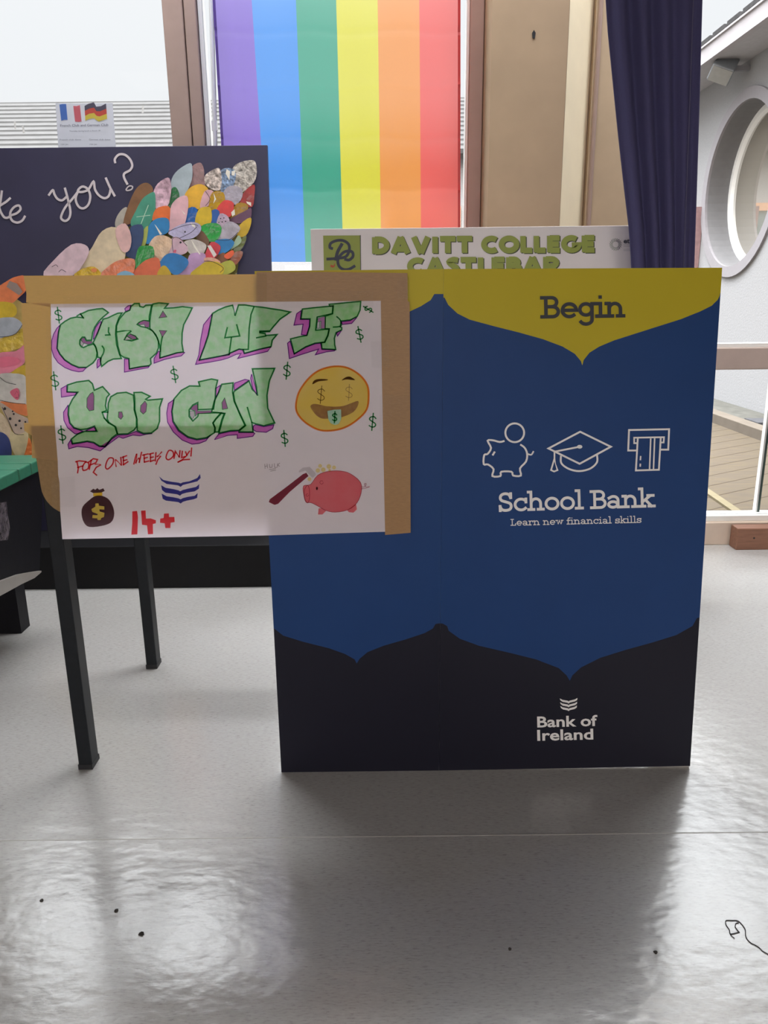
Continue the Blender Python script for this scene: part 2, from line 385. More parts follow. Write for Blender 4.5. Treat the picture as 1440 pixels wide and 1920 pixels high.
# window wall: sill under the left-hand lights, lintel, pillar with splayed right reveal
TOP = 2.55
xs = dict(m0=U(306, 50, WY).x, m1=U(345, 50, WY).x, m2=U(369, 50, WY).x, m3=U(380, 50, WY).x, r0=U(870, 50, WY).x, r1=U(882, 50, WY).x, r2=U(908, 50, WY).x)
m = MB()
m.box((-4.05, 3.0, 0), (xs['r2'], 3.22, .42)); m.box((-4.05, 2.97, TOP), (4.05, 3.22, 2.9)); m.box((-4.05, 3.0, .42), (-1.9, 3.22, TOP))
m.box((3.2, 3.0, 0), (4.05, 3.22, TOP))
struct('wall_front', m, M_wall)
PF = 2.93
pl, pr = U(922, 50, PF).x, U(1066, 50, PF).x
sx, sy = U(1112, 50, 3.1).x, 3.1
m = MB()
fo = [(pl, PF, 0), (pr, PF, 0), (sx - .003, sy, 0), (sx - .003, 3.22, 0), (xs['r2'] + .003, 3.22, 0), (xs['r2'] + .003, 3.0, 0)]
m.prism(fo, [(x, y, TOP) for x, y, z in fo])
o = struct('wall_pillar', m, M_wall)
m = MB()                                      # little dark nail hole in the pillar plaster
p = U(1001, 64, PF - .002); m.prism([(p.x - .004, PF - .002, p.z - .012), (p.x + .004, PF - .002, p.z - .012), (p.x + .006, PF - .002, p.z + .004), (p.x, PF - .002, p.z + .013), (p.x - .006, PF - .002, p.z + .004)],
    [(p.x - .004, PF + .003, p.z - .012), (p.x + .004, PF + .003, p.z - .012), (p.x + .006, PF + .003, p.z + .004), (p.x, PF + .003, p.z + .013), (p.x - .006, PF + .003, p.z + .004)])
m.build('nail_hole', M_black, o)
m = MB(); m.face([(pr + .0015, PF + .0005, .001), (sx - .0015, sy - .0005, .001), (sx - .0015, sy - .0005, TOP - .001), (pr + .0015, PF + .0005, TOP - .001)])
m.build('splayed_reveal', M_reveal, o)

def window(name, x0, x1, z0, z1, y0, y1, bars, glass_z0=None):
    f = MB()
    for a_, b_ in bars: f.box(a_, b_)
    fr = struct(name, f, [M_frame], None, .004)
    g = MB(); g.box((x0, (y0 + y1) / 2 - .003, z0), (x1, (y0 + y1) / 2 + .003, z1)); g.build('pane', M_glass, fr)
    return fr
y0, y1 = WY, 3.13
w1 = window('window_1', -1.9, xs['m0'], .5, TOP, y0, y1, [((xs['m0'], y0, .42), (xs['m1'] - .0015, y1, TOP)), ((-1.9, y0, .42), (-1.83, y1, TOP)), ((-1.83, y0, .42), (xs['m0'], y1, .5))])
w2 = window('window_2', xs['m2'], xs['r1'], .5, TOP, y0, y1, [((xs['m1'] + .0015, y0 + .004, .42), (xs['m2'], y1, TOP)), ((xs['m2'], y0, .42), (xs['r1'], y1, .5)), ((xs['r1'], y0 + .005, .42), (xs['r2'] + .001, y1, TOP))])
m = MB(); m.box((xs['m2'] + .003, y0 + .02, .5), (xs['m2'] + .016, y1, TOP)); m.build('sash_edge', M_upvc, w2)
m = MB(); m.box((xs['r1'] - .009, y0 + .02, .5), (xs['r1'] - .001, y1, TOP)); m.build('sash_edge', M_upvc, w2)
xr = U(1427, 968, WY).x
z_b, z_m0, z_m1 = .118, .716, .80
w3 = window('window_3', sx, 3.2, z_b, TOP, y0 - .02, y1, [((U(1222, 100, WY).x, y0 - .02, z_m0), (3.2, y1, z_m1)), ((3.14, y0, 0), (3.2, y1, TOP))])
w3.data.materials[0] = mat('right_window_rail', (.47, .365, .32), .5, .05, 12)
m = MB(); m.box((U(1222, 100, WY).x, y0 - .025, 0), (3.14, y1 - .001, z_b - .022)); m.build('bottom_rail', mat('cream_rail_paint', (.66, .53, .43), .5, .05, 10), w3, .003)
m = MB(); m.box((U(1222, 100, WY).x, y0 - .005, z_b - .021), (3.14, y1 - .002, z_b)); m.box((U(1222, 100, WY).x, y0 + .005, z_m1 + .0005), (3.14, y1 - .002, z_m1 + .014)); m.build('glazing_bead', M_upvc, w3)
m = MB(); m.box((xr, y1 - .028, z_b), (xr + .007, y1 - .003, z_m0)); m.build('glazing_bar', M_upvc, w3)
m = MB(); m.box((xr + .0072, y1 - .026, z_b), (xr + .018, y1 - .004, z_m0)); m.build('door_seal', mat('dark_green_seal', (.03, .06, .05), .5), w3)
m = MB(); m.box((sx, y0 + .02, 0), (U(1222, 100, WY).x - .001, y1, TOP)); m.build('door_post', mat('cream_post_paint', (.46, .34, .225), .6, .05, 8), w3, .003)
m = MB(); m.tube([(U(1128, 50, 3.04).x, y0 + .016, .3), (U(1128, 50, 3.04).x, y0 + .016, TOP)], .008); m.build('hinge_rod', M_frame, w3)
# slim white window restrictor rod behind the flag's left edge
m = MB(); m.tube([U(396, 0, 3.09), U(403, 240, 3.09), U(404, 300, 3.09)], .008, 8)
m.box(U(396, 226, 3.085), U(409, 246, 3.10)); m.build('window_rod', M_upvc, w2)
p0, p1 = U(0, 1578, 1.25), 0
sy_ = UZ(720, 1568).y
m = MB(); m.box((-4.0, sy_ - .0012, -.001), (4.0, sy_ + .0012, .0006)); struct('trim_1', m, mat('floor_weld_seam', (.45, .44, .42), .3))
m = MB(); m.box((-4.05, 2.985, 0), (xs['r2'], 2.999, .10)); struct('baseboard_front', m, M_black)

# unseen fill panels added under the hall ceiling, well behind the camera
em, nt, b = nodes('fill_diffuser'); b.inputs['Base Color'].default_value = (.9, .9, .9, 1)
b.inputs['Emission Color'].default_value = (1.0, .84, .74, 1); b.inputs['Emission Strength'].default_value = FILL_STRENGTH
for i, (x, y, txt) in enumerate(((-1.6, -1.3, 'left one of the nearer pair'), (1.6, -1.3, 'right one of the nearer pair'), (-1.6, -3.6, 'left one of the far pair'), (1.6, -3.6, 'right one of the far pair'))):
    t = thing('fill_panel', 'square white fill panel added unseen behind the camera, ' + txt, 'ceiling light', (x, y, 2.84), 'added fill panels')  # added fill, not one of the hall's own ceiling lights
    m = MB(); m.box((x - .62, y - .32, 2.85), (x + .62, y + .32, 2.899)); m.build('fill_panel_frame', M_upvc, t)
    m = MB(); m.box((x - .58, y - .28, 2.842), (x + .58, y + .28, 2.849)); m.build('fill_panel_diffuser', em, t)

# ================================================================ outside
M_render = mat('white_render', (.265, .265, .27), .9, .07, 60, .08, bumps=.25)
M_ground = mat('grey_gravel', (.075, .073, .068), .95, .35, 90, .05, bumps=.3)
M_tile = mat('dark_roof_tile', (.05, .049, .05), .8, .2, 20, .05)
m = MB(); m.box((-45, 3.22, -.3), (45, 70, -.06)); struct('ground', m, M_ground)
# deck of grey-brown boards
def deck_material():
    m, nt, b = nodes('weathered_deck_boards')
    d0, d1 = UZ(1333, 853, -.02), UZ(1417, 838, -.02); ang = math.atan2(d1.y - d0.y, d1.x - d0.x)
    v = coords(nt, (1, 1, 1), (0, 0, -ang)); sp = nt.nodes.new('ShaderNodeSeparateXYZ'); nt.links.new(v, sp.inputs[0])
    fr = nt.nodes.new('ShaderNodeMath'); fr.operation = 'FRACT'; ml = nt.nodes.new('ShaderNodeMath'); ml.operation = 'MULTIPLY'; ml.inputs[1].default_value = 6.4
    nt.links.new(sp.outputs['Y'], ml.inputs[0]); nt.links.new(ml.outputs[0], fr.inputs[0])
    n1 = noise(nt, coords(nt, (2, 26, 1), (0, 0, -ang)), 3, 4)
    c = ramp(nt, n1, [(.3, (.058, .047, .036)), (.5, (.072, .058, .042)), (.75, (.085, .067, .038))])
    g = ramp(nt, fr.outputs[0], [(.0, (.35, .28, .2)), (.035, (.35, .28, .2)), (.06, (1, 1, 1)), (1, (1, 1, 1))])
    mx = nt.nodes.new('ShaderNodeMix'); mx.data_type = 'RGBA'; mx.blend_type = 'MULTIPLY'; mx.inputs[0].default_value = 1
    nt.links.new(c, mx.inputs[6]); nt.links.new(g, mx.inputs[7]); nt.links.new(mx.outputs[2], b.inputs['Base Color']); b.inputs['Roughness'].default_value = .8; b.inputs['Specular IOR Level'].default_value = .12
    return m
KX = 2.72
m = MB(); m.box((.1, 3.23, -.058), (KX, 8.2, -.02)); dk = struct('deck', m, deck_material())
M_sand = mat('pale_timber', (.13, .11, .068), .7, .08, 8, .1, stretch=(1, 6, 1))
a0, a1 = UZ(1322, 921, -.02), UZ(1396, 972, -.02); dv = (a1 - a0).normalized(); nv = Vector((-dv.y, dv.x, 0)) * .022
a0 = a0 - dv * .8; a1 = a1 + dv * .35
m = MB(); m.hexa([a0 - nv, a1 - nv, a1 + nv, a0 + nv] + [q + Vector((0, 0, .012)) for q in (a0 - nv, a1 - nv, a1 + nv, a0 + nv)])
m.build('batten', M_sand, dk)
m = MB(); m.box((KX + .001, 3.4, -.06), (KX + .12, 8.2, .055)); struct('kerb_timber', m, mat('pale_kerb_timber', (.115, .098, .08), .8, .08, 12, .1), None, .004)
m = MB(); m.box((KX + .13, 3.4, -.06), (3.398, 14, -.03)); struct('path', m, mat('mossy_concrete', (.095, .093, .083), .95, .15, 14, .05))
m = MB(); q = UZ(1412, 795, -.03); m.box((q.x - .02, q.y - .12, -.03), (q.x + .45, q.y + .12, .0)); tag(m.build('drain_cover', mat('grey_iron', (.07, .07, .075), .95, .1, 30, .1)), 'dark grey drain cover on the path outside the right window', 'drain cover')

# right wing with the round window
WX = 3.4
wing = thing('school_wing', 'white rendered school wing with round window seen through right window', 'building', (WX, 8, -.05))
CYY, CZZ, RO, RI, RG = 7.82, 1.99, .83, .73, .66
def circ(r, x, n=56): return [Vector((x, CYY + r * math.cos(2 * math.pi * i / n), CZZ + r * math.sin(2 * math.pi * i / n))) for i in range(n)]
m = MB(); outer = [Vector(p) for p in ((WX, 3.3, -.06), (WX, 14, -.06), (WX, 14, 3.12), (WX, 3.3, 3.12))]; hole = circ(RI, WX)
allv = outer + hole; n0 = len(m.v); m.v += allv
for t in geometry.tessellate_polygon([[Vector((p.y, p.z, 0)) for p in outer], [Vector((p.y, p.z, 0)) for p in hole]]): m.f.append(tuple(t)); m.m.append(0)
m.box((WX + .3, 3.3, -.06), (WX + .34, 14, 3.12))
m.build('wall', M_render, wing)
def annulus(m, ra, xa, rb, xb, n=56, mi=0):
    A, B = circ(ra, xa, n), circ(rb, xb, n); k = len(m.v); m.v += A + B
    for i in range(n): j = (i + 1) % n; m.f.append((k + i, k + j, k + n + j, k + n + i)); m.m.append(mi)
m = MB(); annulus(m, RO, WX, RO, WX - .025); annulus(m, RO, WX - .025, RI, WX - .025); annulus(m, RI, WX - .025, RI, WX)
m.build('window_surround', mat('lilac_render', (.22, .208, .22), .85, .04, 40), wing)
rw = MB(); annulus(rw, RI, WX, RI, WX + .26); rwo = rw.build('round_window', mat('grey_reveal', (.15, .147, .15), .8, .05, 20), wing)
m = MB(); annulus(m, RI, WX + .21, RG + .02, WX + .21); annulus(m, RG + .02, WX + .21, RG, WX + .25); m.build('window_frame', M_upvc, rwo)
gm, nt, b = nodes('reflecting_glass'); nt.nodes.remove(b)
dd = nt.nodes.new('ShaderNodeBsdfDiffuse'); dd.inputs[0].default_value = (.30, .27, .22, 1); gg = nt.nodes.new('ShaderNodeBsdfGlossy'); gg.inputs['Roughness'].default_value = .02
mx = nt.nodes.new('ShaderNodeMixShader'); mx.inputs[0].default_value = .55
nt.links.new(dd.outputs[0], mx.inputs[1]); nt.links.new(gg.outputs[0], mx.inputs[2]); nt.links.new(mx.outputs[0], nt.nodes['Material Output'].inputs[0])
m = MB(); m.v += circ(RG, WX + .24); m.f.append(tuple(range(56))); m.m.append(0); m.build('pane', gm, rwo)
GX = 3.05
m = MB(); m.prism([(GX, 3.3, 3.16), (GX - .03, 3.3, 3.24), (5.4, 3.3, 4.55), (5.4, 3.3, 4.45)], [(GX, 14, 3.16), (GX - .03, 14, 3.24), (5.4, 14, 4.55), (5.4, 14, 4.45)])
for i in range(36):                            # tile ends along the eave
    y = 3.35 + i * .3; m.box((GX - .05, y, 3.225), (GX + .25, y + .24, 3.262))
m.build('roof', M_tile, wing)
m = MB(); m.box((GX - .06, 3.3, 3.195), (GX - .045, 14, 3.212)); m.box((GX - .045, 3.3, 3.06), (GX + .02, 14, 3.2)); m.build('gutter', mat('grey_white_gutter', (.33, .31, .32), .5, .06, 5), wing)
m = MB(); m.box((GX + .021, 3.3, 3.07), (WX - .001, 14, 3.10)); m.build('soffit', mat('soffit_white', (.36, .35, .36), .6), wing)
q = UX(1312, 388, 3.36)
m = MB(); m.box((3.3, q.y - .02, -.06), (3.395, q.y + .7, q.z)); m.build('pier', mat('pink_brick', (.25, .15, .15), .85, .15, 20), wing, label='pink pier beside the round window')
# floodlight under the soffit
q = UX(1385, 128, 3.3)
fl = thing('floodlight', 'small grey floodlight fixed under the eave above the round window', 'floodlight', (3.3, q.y, q.z - .1))
rm = Matrix.Rotation(R(-35), 3, 'X') @ Matrix.Rotation(R(28), 3, 'Y')
def rbox(m, c, h): m.hexa([Vector(c) + rm @ Vector((sx_ * h[0], sy2 * h[1], sz * h[2])) for sz in (-1, 1) for sx_, sy2 in ((-1, -1), (1, -1), (1, 1), (-1, 1))])
m = MB(); rbox(m, (3.17, q.y + .03, q.z), (.10, .085, .085)); m.build('housing', mat('grey_lamp_housing', (.22, .24, .26), .45, .05, 20, metal=.3), fl, .012)
m = MB(); rbox(m, Vector((3.17, q.y + .03, q.z)) + rm @ Vector((.0, 0, -.088)), (.09, .075, .003)); m.build('lens', mat('lamp_lens', (.24, .24, .23), .2), fl)
m = MB(); m.box((3.25, q.y - .015, q.z - .02), (3.399, q.y + .02, q.z + .02)); m.build('bracket', mat('dark_bracket', (.2, .2, .22), .5), fl)

# building across the yard with a ribbed grey roof
bl = thing('school_building', 'low school building with ribbed grey roof beyond the left windows', 'building', (-4, 11, -.05))
zr0, zr1 = U(200, 287, 11).z, U(200, 190, 13.2).z
m = MB(); m.box((-16, 11.3, -.06), (2.95, 11.6, zr0 + .1)); m.build('wall', M_render, bl)
N = 12; m = MB()
for i in range(N):
    for k, (ta, tb, lift) in enumerate(((0, .58, .006), (.58, 1, .0))):
        ya, yb = 11 + 2.2 * (i + ta) / N, 11 + 2.2 * (i + tb) / N
        za, zb = zr0 + (zr1 - zr0) * (i + ta) / N, zr0 + (zr1 - zr0) * (i + tb) / N
        m.hexa([(-16, ya, za - .05), (2.95, ya, za - .05), (2.95, yb, zb - .05), (-16, yb, zb - .05), (-16, ya, za + lift), (2.95, ya, za + lift), (2.95, yb, zb + lift), (-16, yb, zb + lift)], k)
m.build('roof', [mat('pale_roof_rib', (.056, .0555, .055), .9, .08, 6, .05), mat('dark_roof_groove', (.023, .0226, .022), .9, .1, 6, .05)], bl)
M_brown = mat('brown_window_frame', (.42, .22, .12), .6)
for x in (-11.0, -8.2, -5.4, -2.6, .55, 1.75):
    f = MB()
    for a_, b_ in (((x - .55, 11.24, .9), (x - .47, 11.3, 2.2)), ((x + .47, 11.24, .9), (x + .55, 11.3, 2.2)), ((x - .47, 11.24, .9), (x + .47, 11.3, .98)), ((x - .47, 11.24, 2.1), (x + .47, 11.3, 2.2))): f.box(a_, b_)
    fo_ = f.build('window', M_brown, bl); g = MB(); g.box((x - .47, 11.27, .98), (x + .47, 11.29, 2.1)); g.build('pane', mat('dark_window', (.08, .12, .13), .1), fo_)
# ================================================================ blue display board
BY = 1.471; XF = U(823, 1441, BY).x; XL = UZ(528, 1446).x; XR = UZ(1292, 1437).x; BH = 1.05
class BoardFace:                              # upright, its right panel twisting gently back towards the top
    def y(s, x, z):
        q = max(0.0, min(1.2, (x - XF) / (XR - XF))); return BY + .098 * q * max(0, z) / BH
    def at(s, px, py, off=0.0):
        r = ray(px, py); y = BY
        for _ in range(8):
            p = EYE + r * ((y - off) / r.y); y = s.y(p.x, p.z)
        return EYE + r * ((y - off) / r.y)
BF = BoardFace()
v6 = view(560, 400, 2.1818); v8 = view(1240, 400, 2.745); vb = view(480, 1120, 1.674)
top_R = v6([(582, 345), (597, 345), (602, 355), (612, 375), (650, 410), (700, 435), (800, 462), (900, 487), (1000, 515), (1080, 545), (1130, 575), (1155, 605), (1160, 622), (1166, 600), (1190, 570), (1230, 545), (1290, 520), (1440, 472)]) + v8([(100, 545), (200, 505), (260, 475), (290, 445), (300, 425), (303, 410), (327, 405)])
top_L = v6([(555, 330), (540, 355), (500, 380), (447, 405)])[::-1]
tl = [(2 * 657 - x, y + 6) for x, y in top_L]; tl = tl[::-1]
top_L = [(482, 552)] + tl[1:] + [(640, 597), (655, 612), (659, 622), (663, 612), (678, 597)] + top_L + v6([(580, 330)])
bot_L = vb([(50, 95), (60, 100), (85, 120), (150, 140), (230, 160), (280, 178), (310, 195), (316, 208), (325, 193), (350, 172), (400, 152), (470, 132), (530, 112), (555, 98), (563, 84), (572, 82)])
bot_R = vb([(572, 82), (585, 82), (600, 90), (605, 105), (640, 130), (700, 152), (800, 175), (880, 195), (950, 222), (975, 245), (985, 262), (993, 245), (1020, 220), (1080, 190), (1160, 165), (1250, 140), (1320, 118), (1370, 90), (1384, 65), (1396, 62)])
M_yel = mat('printed_lime_yellow', (.50, .40, .022), .42, .02, 8, .18)
M_blu = mat('printed_blue', (.015, .052, .175), .42, .03, 8, .18)
M_nav = mat('printed_navy', (.012, .012, .022), .42, .03, 8, .18)
M_card = mat('white_card', (.80, .79, .76), .7, .03, 30)
M_wprint = mat('white_print', (.83, .81, .80), .5, .02, 20)
M_dprint = mat('dark_print', (.02, .022, .03), .5)
def interp(c, x):
    if x <= c[0][0]: return c[0][1]
    for (xa, za), (xb, zb) in zip(c, c[1:]):
        if xa <= x <= xb: return za + (zb - za) * ((x - xa) / (xb - xa) if xb > xa else 1)
    return c[-1][1]
def panel(name, xa, xb, ct, cb, zl, zr, par):
    def prep(c):
        w = [BF.at(*p) for p in c]; o = [(w[0].x, w[0].z)]
        for p in w[1:]: o.append((max(p.x, o[-1][0] + 1e-5), p.z))
        return o
    ct, cb = prep(ct), prep(cb); X = sorted(set([xa + (xb - xa) * i / 90 for i in range(91)] + [c[0] for c in ct + cb if xa < c[0] < xb]))
    mb = MB(); nz = (3, 10, 5); cols = []
    for x in X:
        z0 = zl + (zr - zl) * (x - xa) / (xb - xa); lv = [z0, interp(cb, x), interp(ct, x), BH]; zs = []
        for b_ in range(3): zs += [lv[b_] + (lv[b_ + 1] - lv[b_]) * i / nz[b_] for i in range(nz[b_])]
        zs.append(lv[3]); cols.append([Vector((x, BF.y(x, z), z)) for z in zs])
    k = len(cols[0]); nx = len(cols); mi = [0] * nz[0] + [1] * nz[1] + [2] * nz[2]
    for c in cols: mb.v += c
    for c in cols: mb.v += [p + Vector((0, .005, 0)) for p in c]
    B = nx * k
    for i in range(nx - 1):
        for j in range(k - 1):
            a_ = i * k + j; mb.f.append((a_, a_ + k, a_ + k + 1, a_ + 1)); mb.m.append(mi[j])
            mb.f.append((B + a_, B + a_ + 1, B + a_ + k + 1, B + a_ + k)); mb.m.append(3)
        for j in (0, k - 1):
            a_ = i * k + j; mb.f.append((a_, B + a_, B + a_ + k, a_ + k)); mb.m.append(3)
    for i in ((0,) if xa < XF - .01 else (nx - 1,)):
        for j in range(k - 1): a_ = i * k + j; mb.f.append((a_, a_ + 1, B + a_ + 1, B + a_)); mb.m.append(3)
    return mb.build(name, [M_nav, M_blu, M_yel, M_card], par)
board = thing('display_board', 'blue, navy and lime folding cardboard display board standing on the floor', 'display board', (XF, BY + .02, 0))
left_panel = panel('left_panel', XL, XF - .0001, top_L, bot_L, 0.0, 0.0, board)
right_panel = panel('right_panel', XF + .0001, XR, top_R, bot_R, 0.0, .004, board)
left_panel['label'] = 'left fold of the display board, mostly behind the poster'; right_panel['label'] = 'right fold of the display board with the white lettering'
m = MB(); q = [UZ(1215, 1436.5), UZ(1292, 1438.5)]
m.prism([(q[0].x, BY + .0055, 0), (XR, BY + .0055, 0), (XR, BF.y(XR, .12) + .006, .12), (q[0].x, BF.y(q[0].x, .12) + .006, .12)], [(q[0].x, BY + .0075, 0), (XR, BY + .0075, 0), (XR, BF.y(XR, .12) + .008, .12), (q[0].x, BF.y(q[0].x, .12) + .008, .12)])
m.build('corner_flap', M_card, board, label='white card flap showing under the bottom right corner')
m = MB(); xs_ = XF + .3
m.prism([(xs_, BF.y(xs_, 0) + .009, 0), (xs_, BF.y(xs_, .8) + .009, .8), (xs_, BY + .36, 0)], [(xs_ + .004, BF.y(xs_, 0) + .009, 0), (xs_ + .004, BF.y(xs_, .8) + .009, .8), (xs_ + .004, BY + .36, 0)])
m.build('rear_strut', M_card, board)
P1 = put_on(BF, .0012)
m = MB(); write(m, 'Begin', SLAB, (1015, 597), (1172.5, 595), 29.2, .215, P1); m.build('heading', M_dprint, board, label='dark word Begin in slab lettering')
m = MB(); write(m, 'School Bank', SLAB, (934.5, 959.5), (1228, 951), 24.8, .20, P1); m.build('title', M_wprint, board, label='white words School Bank')
m = MB(); write(m, 'Learn new financial skills', SLAB, (957.5, 985.8), (1203, 980.2), 9.0, .17, P1, track=.05); m.build('tagline', M_wprint, board, label='small white line Learn new financial skills')
vi = view(860, 760, 3.1304)
m = MB()
ribbon(m, vi(curve([(265, 210), (240, 215), (200, 205), (170, 208), (190, 250), (170, 285), (150, 292), (147, 345), (172, 347), (205, 375), (198, 415), (245, 415), (250, 390), (310, 390), (320, 412), (365, 412), (360, 370), (395, 330), (402, 285), (388, 250), (365, 232)], n=3)), 3.5, P1)
ribbon(m, vi(arc(329, 161, 55, 55, 0, 360, 32)[:-1]), 3.6, P1, True)
ribbon(m, vi([(210, 275), (201, 290)]), 3.6, P1); ribbon(m, vi(curve([(400, 283), (425, 290), (438, 272)])), 3, P1)
m.build('piggy_bank_icon', M_wprint, board, label='white outline piggy bank with coin')
m = MB()
ribbon(m, vi([(527, 253), (713, 155), (893, 243), (710, 343)]), 3.5, P1, True)
ribbon(m, vi(curve([(600, 300), (603, 340), (645, 372), (705, 386), (770, 372), (811, 335), (812, 293)])), 3.5, P1)
ribbon(m, vi([(562, 272), (705, 244)]), 3.3, P1); flat(m, vi(arc(710, 243, 16, 11, 0, 360, 16)[:-1]), P1)
ribbon(m, vi([(562, 272), (562, 312)]), 3, P1); ribbon(m, vi([(562, 312), (542, 380), (560, 388), (580, 380)]), 3, P1, True)
m.build('graduation_cap_icon', M_wprint, board, label='white outline graduation cap')
m = MB()
ribbon(m, vi([(1040, 265), (995, 265), (1000, 145), (1235, 140), (1230, 260), (1186, 260)]), 3.4, P1)
ribbon(m, vi([(1045, 222), (1030, 222), (1030, 190), (1205, 187), (1203, 218), (1188, 218)]), 3, P1)
ribbon(m, vi([(1051, 193), (1040, 382), (1175, 378), (1186, 190)]), 3.3, P1)
for st in ([(1127, 194), (1120, 379)], [(1150, 193), (1143, 378)], [(1068, 297), (1066, 322)], [(1066, 342), (1065, 360)]): ribbon(m, vi(st), 2.8, P1, cap=False)
m.build('bank_card_icon', M_wprint, board, label='white outline card in a slot')
m = MB()
type_text(m, 'Bank of', (1007.5, 1363.5), (1120.5, 1360.5), 19.5, P1, .022); type_text(m, 'Ireland', (1007.5, 1388.5), (1112.5, 1386), 19.5, P1, .022)
def chevrons(m, x0, y0, s, put, mi=0):
    for oy in (0, 1, 2):
        q = [(0, 0), (5, 2.6), (16, 4.6), (17.5, 6), (19, 4.6), (30, 1.8), (35, -1), (34.3, 3.3), (30, 6), (20, 8.3), (17.5, 10.2), (15, 8.6), (6, 7), (1.5, 4)]
        flat(m, [(x0 + s * (x + oy * .5 * (1 - x / 17.5)), y0 + s * (y + oy * 7.4)) for x, y in q], put, mi)
chevrons(m, 1049.5, 1309.5, .95, P1)
m.build('bank_logo', M_wprint, board, label='white chevron logo above two lines of lettering')

# ================================================================ table
M_tube = mat('black_steel_tube', (.010, .012, .015), .45, .15, 50, .2)
M_mdf = mat('beige_chipboard', (.27, .165, .070), .6, .10, 160, .3)
ty = 1.466
table = thing('table_frame', 'black square tube table frame with rounded chipboard front panel under the poster', 'table', (-.35, 1.73, 0))
xa = U(58, 800, ty).x; zb = U(100, 966, ty).z; zt = U(60, 795, ty).z; xb = .10; r_ = .058
out = [(xa, zt), (xa + .003, zb + r_)] + [(xa + .003 + r_ - r_ * math.cos(R(a_)), zb + r_ - r_ * math.sin(R(a_))) for a_ in range(10, 91, 10)] + [(XL - .002, zb), (XL - .002, zt)]
m = MB(); m.prism([(x, ty, z) for x, z in out], [(x, ty + .016, z) for x, z in out]); m.build('front_panel', M_mdf, table, .0015, label='beige chipboard front panel with rounded lower corner')
for (lx, ly) in ((UZ(148, 1443).x, 1.49), (UZ(148, 1443).x + .008, UZ(276, 1254).y), (xb - .04, 1.49), (xb - .04, 1.97)):
    m = MB(); m.box((lx, ly, .004), (lx + .030, ly + .042, zt - .051)); lg = m.build('leg', M_tube, table, .003)
    m = MB(); m.box((lx - .0008, ly - .0008, 0), (lx + .0308, ly + .0428, .012)); m.build('foot_cap', M_black, lg)
for x in (UZ(148, 1443).x + .002, xb - .035):
    m = MB(); m.box((x, 1.533, zt - .08), (x + .025, 1.967, zt - .0515)); m.build('side_rail', M_tube, table)
for y in (1.495, 1.98):
    m = MB(); m.box((xa + .06, y, zt - .09), (xb - .045, y + .025, zt - .0515)); m.build('frame_rail', M_tube, table)

# ================================================================ hand-made poster
poster = thing('poster', 'hand-drawn white Cash Me If You Can poster framed in brown paper', 'poster', (-.3, 1.462, .55))
S_k, S_p = Plane(1.4640), Plane(1.4622)
M_kraft = sheet_mat('brown_kraft_paper', (.44, .28, .12), .50, .08, 90, (1, 1, 4), gloss=.04, tc=(.95, .74, .34))
M_kraft2 = sheet_mat('brown_kraft_paper_double', (.36, .20, .085), .06, .08, 90, (1, 1, 4), gloss=.04, tc=(.42, .33, .16))
M_paper = sheet_mat('white_paper', (.94, .85, .85), .50, .02, 25, gloss=.03, tc=(.93, .92, 1.0))
def strip(name, pts, off, material, par=poster, th=.0004):
    fr = [S_k.at(x, y, off + th) for x, y in pts]; m = MB(); m.prism(fr, [p + Vector((0, th, 0)) for p in fr]); return m.build(name, material, par)
v5 = view(0, 500, 5.05)
strip('brown_paper_strip', v5([(200, 345), (215, 600), (240, 950), (250, 1300), (270, 1480), (225, 1480), (230, 1555), (300, 1600), (302, 1810), (560, 1840), (550, 1750), (520, 1400), (495, 1150), (485, 800), (475, 345)]), .0, M_kraft)
strip('brown_paper_strip', [(44, 517), (240, 516), (500, 514), (500, 572), (95, 576), (49, 567), (49.5, 550)], .0006, M_kraft)
strip('brown_paper_strip', [(481, 510), (620, 510), (764, 512), (764.5, 565), (768, 566), (770, 999), (722, 1003), (716, 720), (712, 572), (481, 573)], .0004, M_kraft2)
pp = [(95, 570), (300, 568), (480, 566), (714, 564), (716, 700), (719, 850), (722, 997), (500, 1004), (117, 1011), (113, 960), (111.5, 905), (109, 890), (108, 862), (103, 800), (98, 730), (96.5, 650)]
fr = [S_p.at(x, y) for x, y in pp]; m = MB(); m.prism(fr, [p + Vector((0, .0003, 0)) for p in fr]); m.build('paper_sheet', M_paper, poster, label='white paper sheet')
Q = [put_on(S_p, .0006 + .0005 * i) for i in range(6)]
I_green = ink('pale_green_marker', (.55, .88, .53), .42, 75)
I_dark = ink('dark_green_pen', (.10, .43, .18)); I_mag = ink('magenta_marker', (.85, .40, .80), .15, 50); I_pur = ink('purple_pen', (.34, .14, .52))
I_red = ink('red_pen', (.88, .15, .17)); I_redf = ink('red_marker', (.94, .20, .22)); I_navy = ink('navy_pen', (.24, .25, .60)); I_black = ink('black_pen', (.28, .22, .23))
I_brown = ink('dark_brown_pen', (.30, .21, .22)); I_gold = ink('gold_marker', (.97, .80, .22)); I_face = ink('face_yellow', (.98, .86, .36), .14, 18); I_or = ink('orange_pen', (.97, .52, .24))
I_maroon = ink('maroon_pencil', (.62, .52, .75), .25, 70); I_pig = ink('coral_marker', (.96, .44, .46), .10, 25); I_pigl = ink('dark_red_pen', (.66, .36, .42)); I_grey = ink('grey_pencil', (.80, .79, .79), .2, 60)
I_coin = ink('coin_yellow', (.96, .90, .60)); I_ham = ink('hammer_brown', (.52, .22, .27))
